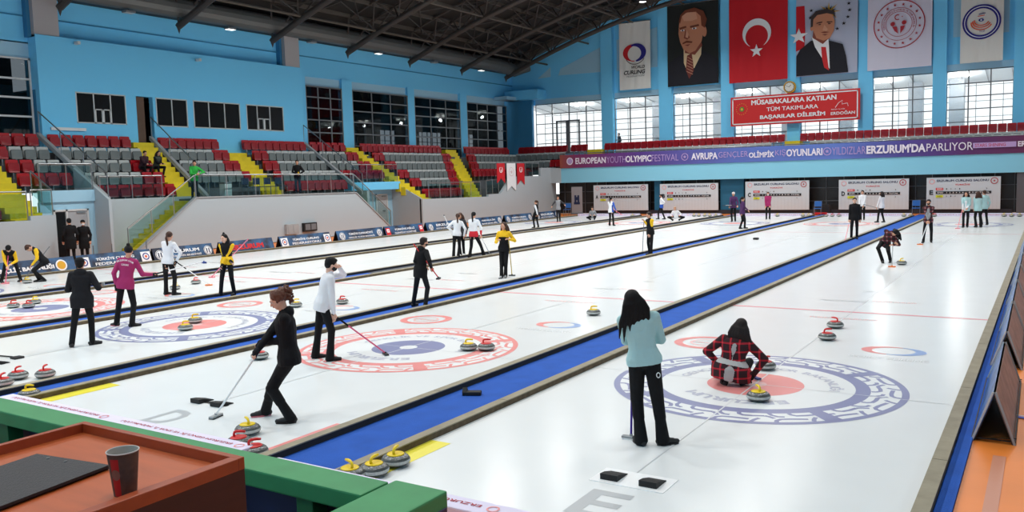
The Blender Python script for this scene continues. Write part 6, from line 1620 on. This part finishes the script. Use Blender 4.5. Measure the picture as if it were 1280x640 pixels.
# 13 man in green on the walkway, 14 man in black
g = GX(243.5, 247, -32.1); g.z = 2.26
p = person((243.5, 247), 175, 'man in bright green jacket leaning on the stand railing', H=1.72, g=g, z=2.26, top=C_green, legs=C_black, hair='short', hm=H_blk, hem=.12, hands=[(249, 217, .25), (246, 217, .25)], neck=(243, 209.5, .1), pelvis=(243, 225, 0), face=180, elbow=[(0, 1, -.8), (0, -1, -.8)])
g = GX(373, 244, -32.15); g.z = 2.26
p = person((373, 244), 170, 'man in black jacket standing behind the railing holding a yellow cup', H=1.72, g=g, z=2.26, top=C_black, legs=C_navy, hair='short', hm=H_dk, hem=.12, hands=[(375, 217, .2), (371, 217, .2)], face=185, elbow=[(0, 1, -.8), (0, -1, -.8)])
q = p['W']((373, 216, .26)); b = MB(); b.lathe([(0, 0), (.03, 0), (.038, .09), (0, .09)], C_yel, 12, tuple(q-Vector((0, 0, .05)))); tag(b.build('cup', origin=True), 'yellow cup held by the man in black at the railing', 'cup')
# 15, 16 spectators seated on the stand
def seated(y, k, label, top, hair, hm, **kw):
    g = Vector((XB(k)+.62, y, ZP[k])); v, r_ = view_frame(g)
    ground = g
    s = .97
    # build with explicit world points turned into the person's frame through a small wrapper
    return g
def proj_px(w):
    d = Vector(w)-CAM; zz = d.dot(_fwd); return (640+F*d.dot(_rt)/zz, 320-F*d.dot(_up)/zz)
def seated_person(y, k, label, lean=.1, **kw):
    g = Vector((XB(k)+.50, y, ZP[k])); v, r_ = view_frame(g)
    dist = (g-CAM).dot(v)
    def px(w):
        w = Vector(w); pp = proj_px(w); off = dist-(w-CAM).dot(v); return (pp[0], pp[1], off)
    ang = math.degrees(math.atan2(-(Vector((1, 0, 0)).dot(r_)), Vector((1, 0, 0)).dot(v)))
    pel = (XB(k)+.16, y, ZP[k]+.50); nk = (XB(k)+.16+lean+.08, y, ZP[k]+.96)
    return person(proj_px(g)[:2], ang, label, H=1.66, g=g, z=ZP[k], pelvis=px(pel), neck=px(nk), knee=[(v.x, 0, 0) and None, None],
                  hands=[px((XB(k)+.62, y-.06, ZP[k]+.62)), px((XB(k)+.62, y+.06, ZP[k]+.62))], **kw)
seated_person(24.05, 3, 'spectator in dark maroon coat sitting high on the stand, left of the other', top=cl('maroon', (52, 22, 34)), hair='short', hm=H_blk, hem=.05, puff=1.15)
seated_person(24.75, 3, 'spectator with long dark hair in grey-green coat sitting by the yellow stairs', top=cl('olive', (58, 66, 60)), sleeves=C_blk2, hair='longfront', hm=H_dk, hem=.05, puff=1.1)
# 17 walker with red broom
p = person((524, 384), -55, 'player in black walking with a red broom tucked under the arm', H=1.58, pelvis=(526, 341), neck=(528, 313), head=(530, 303), feet=[(517, 383), (532, 385)], toes=[-40, -60], hands=[(531, 333, .05), (539, 334, .12)], elbow=[(-.3, -1, -.5), (-.4, .3, -1)],
           top=C_black, legs=C_blk2, hair='short', hm=H_dk, mask=M_mask_b, hem=.18, puff=1.08, hood=True, face=-60)
broom(p['W']((537, 334, .12)), tuple(p['W']((548, 349, .15))), 'red broom carried under the arm of the black-clad walker', shaft=M_redshaft, head=M_black, pad=M_black, ext_to=tuple(p['W']((517, 305, .02))))
# 18-20 group in white tops
p = person((570, 322), -10, 'player in white top with low ponytail seen from behind, left of the pair', H=1.62, pelvis=(571, 293), neck=(572, 277), feet=[(567, 323), (573, 323)], hands=[(566, 290, 0), (580, 295, .05)], elbow=[(-.2, -1, -.6), (-.2, 1, -.6)], top=C_white, legs=C_black, hair='lowpony', hm=H_brn, hem=.06, flare=.012)
broom(p['W']((564, 290, 0)), tuple(p['W']((555, 270, .0))), 'white broom held upright by the left white-topped player', shaft=M_paper, head=M_black, pad=M_paper, extend=.2, hl=.16)
p = person((577, 320), 160, 'person with brown hair half hidden behind the white-topped ponytail player', H=1.6, feet=[(580, 319), (576, 321)], top=C_dgrey, legs=C_black, hair='longfront', hm=H_brn, face=150, shoes=M_paper)
p = person((595, 322), -25, 'player in white top with red waistband and long black ponytail', H=1.66, pelvis=(592, 292), neck=(592, 273), feet=[(587, 324), (605, 320)], toes=[20, -70], hands=[(589, 296, 0), (601, 294, .1)], elbow=[(-.2, -1, -.6), (-.2, .8, -.8)], top=C_white, legs=C_black, hair='pony', hm=H_blk, hem=.06, flare=.02,
           stripe=[(C_red, -.2, .06, 0, .17)])
h = G(612, 318); broom(p['W']((601, 295, .1)), (h.x, h.y, 0), 'white broom held by the player with red waistband', shaft=M_paper, head=M_black, pad=M_par, extend=.1)
# 21 yellow shoulders
p = person((629, 347), 165, 'player with yellow shoulders and long brown hair on the second sheet', H=1.6, pelvis=(630, 313), neck=(630, 291), feet=[(632, 347), (627, 349)], hands=[(636, 299, .15), (623, 300, .15)], top=C_black, sleeves=C_yel, legs=C_black, hair='longfront', hm=H_brn, stripe=[(C_yel, .78, 1.0, 0, .165)], face=150, shoes=M_par, flare=.01)
h = G(640, 345); broom(p['W']((636, 301, .15)), (h.x, h.y, 0), 'yellow broom of the player with yellow shoulders', shaft=M_yshaft, head=M_black, extend=.1)
# 22 boy
p = person((813, 319), 130, 'boy in black jacket with one yellow sleeve standing on the blue walkway', H=1.52, pelvis=(813, 294), neck=(812, 275), feet=[(814, 320), (812, 318)], hands=[(805, 276, .1), (811, 293, .1)], top=C_black, sleeves=(C_yel, C_black), legs=C_black, hair='short', hm=H_dk, face=110, stripe=[(C_yel, .5, .9, -.1, .09)], mask=None)
h = G(803, 317); broom(p['W']((805, 277, .1)), (h.x, h.y, 0), 'thin broom held upright by the boy with the yellow sleeve', shaft=M_frameg, head=M_black, extend=.05)
# far players
F_ = lambda *a, **k: person(*a, **k)
F_((671, 285), 60, 'ponytailed player in black vest over white, farthest left sheet', H=1.56, feet=[(668, 285), (673, 286)], top=C_black, sleeves=C_white, hair='pony', hm=H_brn, hands=[(672, 268, .1), (670, 270, .1)], flare=.01)
p = F_((698, 277), 175, 'player in grey and white top with both arms held out at far left', H=1.6, feet=[(700, 277), (697, 279)], top=C_grey, sleeves=C_dgrey, hair='short', hm=H_brn, hands=[(706, 256, .2), (690, 258, .2)])
p = F_((741, 275), 170, 'player crouching beneath letter A at the far end', H=1.58, pelvis=(741, 270), neck=(740.5, 263.5, .1), feet=[(743, 275), (738, 275)], knee=[(-1, .2, .9), (-1, -.2, .9)], hands=[(743, 269, .3), (738, 269, .3)], top=C_grey, legs=C_black, hair='short', hm=H_brn)
p = F_((764, 282), -30, 'player in white and blue top with dark ponytail before scoreboard A', H=1.58, feet=[(762, 282), (767, 283)], top=C_white, sleeves=(C_white, C_blue), hair='pony', hm=H_blk, hands=[(765, 265, .1), (770, 263, .1)], flare=.01, stripe=[(C_blue, -.1, .5, .1, .10)])
broom(p['W']((770, 264, .1)), tuple(p['W']((777, 269, 0))), 'pink broom of the player in white and blue', shaft=M_pinkshaft, head=M_pkpad, extend=.2)
F_((827, 274), 90, 'player in white top and blue shorts walking left before scoreboard B', H=1.6, feet=[(823, 274), (831, 275)], top=C_white, hair='short', hm=H_blk, hands=[(827, 255, .1), (828, 257, -.1)], mask=M_mask_b, stripe=[(C_blue, -.3, .05, 0, .17)])
F_((845, 276), 175, 'light-haired player in white crouching before scoreboard B', H=1.62, pelvis=(845, 270), neck=(844, 263.5, .2), feet=[(849, 275), (841, 275)], knee=[(-1, .3, .9), (-1, -.3, .9)], hands=[(850, 269, .3), (840, 270, .3)], top=C_white, legs=C_black, hair='short', hm=H_blond)
p = F_((917, 277), 170, 'person in purple top and white hat holding a tray at far end', H=1.68, feet=[(919, 276), (915, 277)], top=C_purp, hair='short', hm=H_blond, beanie=C_white, hands=[(922, 257, .3), (912, 258, .3)])
q = p['W']((914, 257, .4)); e = empty('tray', tuple(q)); tag(e, 'dark tray with papers held by the person in purple', 'tray'); b = MB(); b.bevbox(q.x-.45, q.x+.25, q.y-.15, q.y+.15, q.z-.01, q.z+.015, M_black, .004); att(b.build('tray_board'), e); b = MB(); b.box(q.x-.3, q.x, q.y-.1, q.y+.1, q.z+.015, q.z+.02, M_paper); att(b.build('paper_sheet'), e)
F_((928, 286), -60, 'player in purple jacket walking right, beyond the blue walkway', H=1.6, feet=[(925, 286), (931, 285)], top=C_purp, hair='lowpony', hm=H_blk, hands=[(937, 265, .1), (927, 267, .1)])
F_((960, 274), 180, 'player in magenta jacket before scoreboard C', H=1.6, feet=[(962, 274), (958, 275)], top=C_pink, hair='short', hm=H_brn, mask=M_mask_w, hands=[(962, 259, .2), (957, 259, .2)])
p = F_((1068, 299), 178, 'person in all black standing beside the far blue walkway', H=1.66, feet=[(1071, 298), (1064, 300)], top=C_black, hair='short', hm=H_dk, hem=.12, skinm=M_skin2, hands=[(1075, 276, 0), (1061, 279, .05)])
broom(p['W']((1061, 281, .05)), tuple(G(1056, 303)), 'broom with dark head of the person in all black', shaft=M_pkpad, head=M_black, extend=.05)
F_((1078, 275), 170, 'player in white top behind the all-black person', H=1.62, feet=[(1080, 274), (1076, 276)], top=C_white, hair='short', hm=H_dk, hands=[(1079, 257, .2), (1074, 257, .2)])
p = F_((1102, 278), 60, 'player in white sweater and black shorts beside scoreboard D', H=1.6, feet=[(1097, 278), (1105, 278)], top=C_white, hair='longfront', hm=H_dk, mask=M_mask_b, hands=[(1096, 259, .1), (1099, 260, 0)])
broom(p['W']((1097, 260, .1)), tuple(p['W']((1080, 256.5, 0))), 'thin broom held level before scoreboard D', shaft=M_frameg, head=M_black, extend=.1)
p = F_((1108, 328), 165, 'bent sweeper in plaid coat leaning over a yellow-handled stone', H=1.62, pelvis=(1107, 302, -.1), neck=(1114, 291, .12), head=(1119, 291, .22), feet=[(1113, 328), (1103, 331)], toes=[170, 190], hands=[(1116, 306, .2), (1119, 303, .2)], top=M_pl2, legs=C_black, hair='longfront', hm=H_blk, nod=45, skinm=M_skin)
h = G(1115, 334); broom(p['W']((1116, 307, .2)), (h.x, h.y, 0), 'broom with orange pad of the bent sweeper', shaft=M_par, head=M_orpad, pad=M_orpad, extend=.3)
p = F_((1160, 303), 175, 'player in dark plaid jacket sweeping near the right end of the ice', H=1.6, feet=[(1164, 303), (1154, 304)], top=M_pl2, legs=C_black, hair='short', hm=H_dk, mask=M_mask_b, stripe=[(C_grey, .2, .8, 0, .08, .12)], hands=[(1158, 279, .2), (1161, 277, .2)])
h = G(1150, 306); broom(p['W']((1159, 281, .2)), (h.x, h.y, 0), 'white broom with orange pad of the dark plaid player', shaft=M_paper, head=M_orpad, pad=M_orpad, extend=.2)
p = F_((1207, 284), 175, 'player in aqua top facing us before scoreboard E', H=1.62, feet=[(1209, 284), (1204, 285)], top=C_teal, hair='longfront', hm=H_dk, hands=[(1209, 260, .2), (1204, 262, .2)], stripe=[(C_white, -.1, .6, 0, .085, .12)], flare=.01)
h = G(1197, 286); broom(p['W']((1203, 262, .2)), (h.x, h.y, 0), 'pink broom of the aqua player before scoreboard E', shaft=M_pkpad, head=M_pkpad, pad=M_pkpad, extend=.1)
F_((1222, 284), 20, 'player in aqua top with long brown hair seen from behind', H=1.62, feet=[(1220, 285), (1226, 285)], top=C_teal, hair='longfront', hm=H_brn, flare=.02, hands=[(1218, 262, -.2), (1225, 262, -.2)])
F_((1230, 281), 30, 'player in aqua top partly hidden behind the long-haired aqua player', H=1.64, feet=[(1227, 281), (1234, 282)], top=C_teal, hair='short', hm=H_brn, flare=.01)
# silhouette behind the windows
g = GY(774, 184, 62.5); g.z = 4.4
person((774, 184), 120, 'dark-clad person standing behind the window near the white curling banner', H=1.74, g=g, z=4.4, top=C_dgrey, legs=C_black, hair='short', hm=H_blk, hem=.12)
# small things on the floor
for px, py, X_ in ((118, 330, -30.2), (141, 326, -30.2), (184, 322, -30.0)):
    g = GX(px, py, X_); b = MB(); b.lathe([(.06, 0), (.06, .02), (.02, .03), (.02, .7), (.028, .72), (0, .73)], M_steel, 10, (g.x, g.y, -.03)); o = b.build('barrier_post', origin=True); tag(o, {118: 'short steel post right of the doorway persons, left one', 141: 'short steel post left of the down stairs', 184: 'short steel post behind the girl in white top'}[px], 'post')
g = G(585, 493, 0); b = MB(); 
b.bevbox(-.12, .12, -.06, .06, 0, .05, M_rub, .012); b.prism([(-.06, .04), (.06, .04), (.0, .10)], 'x', -.12, -.06, M_rub); M = Matrix.Translation((g.x+.05, g.y+.02, -.004)) @ Matrix.Rotation(.45, 4, 'Z'); b.xform(M)
tag(b.build('rubber_block', origin=True), 'black rubber block lying on the blue walkway near the aqua woman', 'block')
g = G(945, 300-.5, 0); b = MB(); b.bevbox(g.x-.1, g.x+.1, g.y-.1, g.y+.1, 0, .08, M_black, .02); tag(b.build('small_bag', origin=True), 'tiny dark object lying on the curb in mid distance', 'object')
g = G(12, 446, 0); e = empty('fallen_broom', (g.x, g.y, 0)); tag(e, 'dark broom lying on the ice at the left edge', 'broom')
b = MB(); b.tube([(g.x-.6, g.y-.15, .02), (g.x+.25, g.y-.02, .02)], .013, M_black, 8); att(b.build('shaft'), e); b = MB(); b.bevbox(g.x+.2, g.x+.36, g.y-.1, g.y+.06, 0, .035, M_black, .01); att(b.build('broom_head'), e)
# ================================================================= light
w = bpy.data.worlds.new('world'); scn.world = w; w.use_nodes = True
bg = w.node_tree.nodes['Background']; bg.inputs[0].default_value = (.96, .98, 1, 1); bg.inputs[1].default_value = 1.1
M_hb = mat('highbay_glow', (255, 253, 246), .5, emit=14)
def highbay(x, y, z, power, label):
    e = empty('highbay_lamp', (x, y, z)); tag(e, label, 'lamp', 'high-bay lamps under the roof')
    b = MB(); b.lathe([(0, .34), (.07, .34), (.10, .2), (.24, .02), (.25, 0), (.235, 0), (.09, .19), (0, .19)], M_frameg, 20); b.build('reflector', e, smooth=True)
    b = MB(); b.lathe([(0, .03), (.2, .03)], M_hb, 20); b.build('lamp_disc', e)
    b = MB(); b.tube([(0, 0, .34), (0, 0, .9)], .012, M_roofm, 5); b.build('hanger', e)
    ld = bpy.data.lights.new('highbay_light', 'AREA'); ld.shape = 'DISK'; ld.size = .44; ld.energy = power; ld.color = (1, .985, .96); ld.spread = math.radians(150)
    lo = bpy.data.objects.new('highbay_light', ld); COL.objects.link(lo); lo.parent = e; lo.location = (0, 0, -.01)
for i, Y in enumerate([-2.0, 3.6, 9.6, 15.6, 21.6, 27.6, 33.6, 39.6, 45.6, 51.6]):  # nearest rows, out of view, are added to brighten the desk
    for j, X in enumerate((-22.3, -12.0, -2.0)):
        if j == 0 and Y < 45: pass
        highbay(X, Y, zl(X)-1.05, (430, 310, 185 if Y > 16 else 150)[j]*(.84 if Y < 16 else 1.04), 'round high-bay lamp, %s row from the near end, %s line' % (ORD(i+1), ['left', 'middle', 'right'][j]))
for i in range(8):
    x = -33+i*4.6; e = empty('foyer_lamp', (x, 62.6, 8.5)); tag(e, 'pair of round lamps on the foyer ceiling behind the windows, %s from left' % ORD(i+1), 'lamp', 'foyer ceiling lamps')
    b = MB(); b.lathe([(0, .02), (.16, .02), (.18, .12), (0, .12)], M_hb, 14); b.lathe([(0, .02), (.16, .02), (.18, .12), (0, .12)], M_hb, 14, (.7, 0, 0)); b.build('lamp_disc', e)
    ld = bpy.data.lights.new('foyer_light', 'POINT'); ld.energy = 120; ld.shadow_soft_size = .15
    lo = bpy.data.objects.new('foyer_light', ld); COL.objects.link(lo); lo.parent = e; lo.location = (.35, 0, -.3)
scn.view_settings.view_transform = 'Standard'; scn.view_settings.look = 'None'
scn.view_settings.gamma = 1; scn.view_settings.use_curve_mapping = False; scn.view_settings.exposure = .28
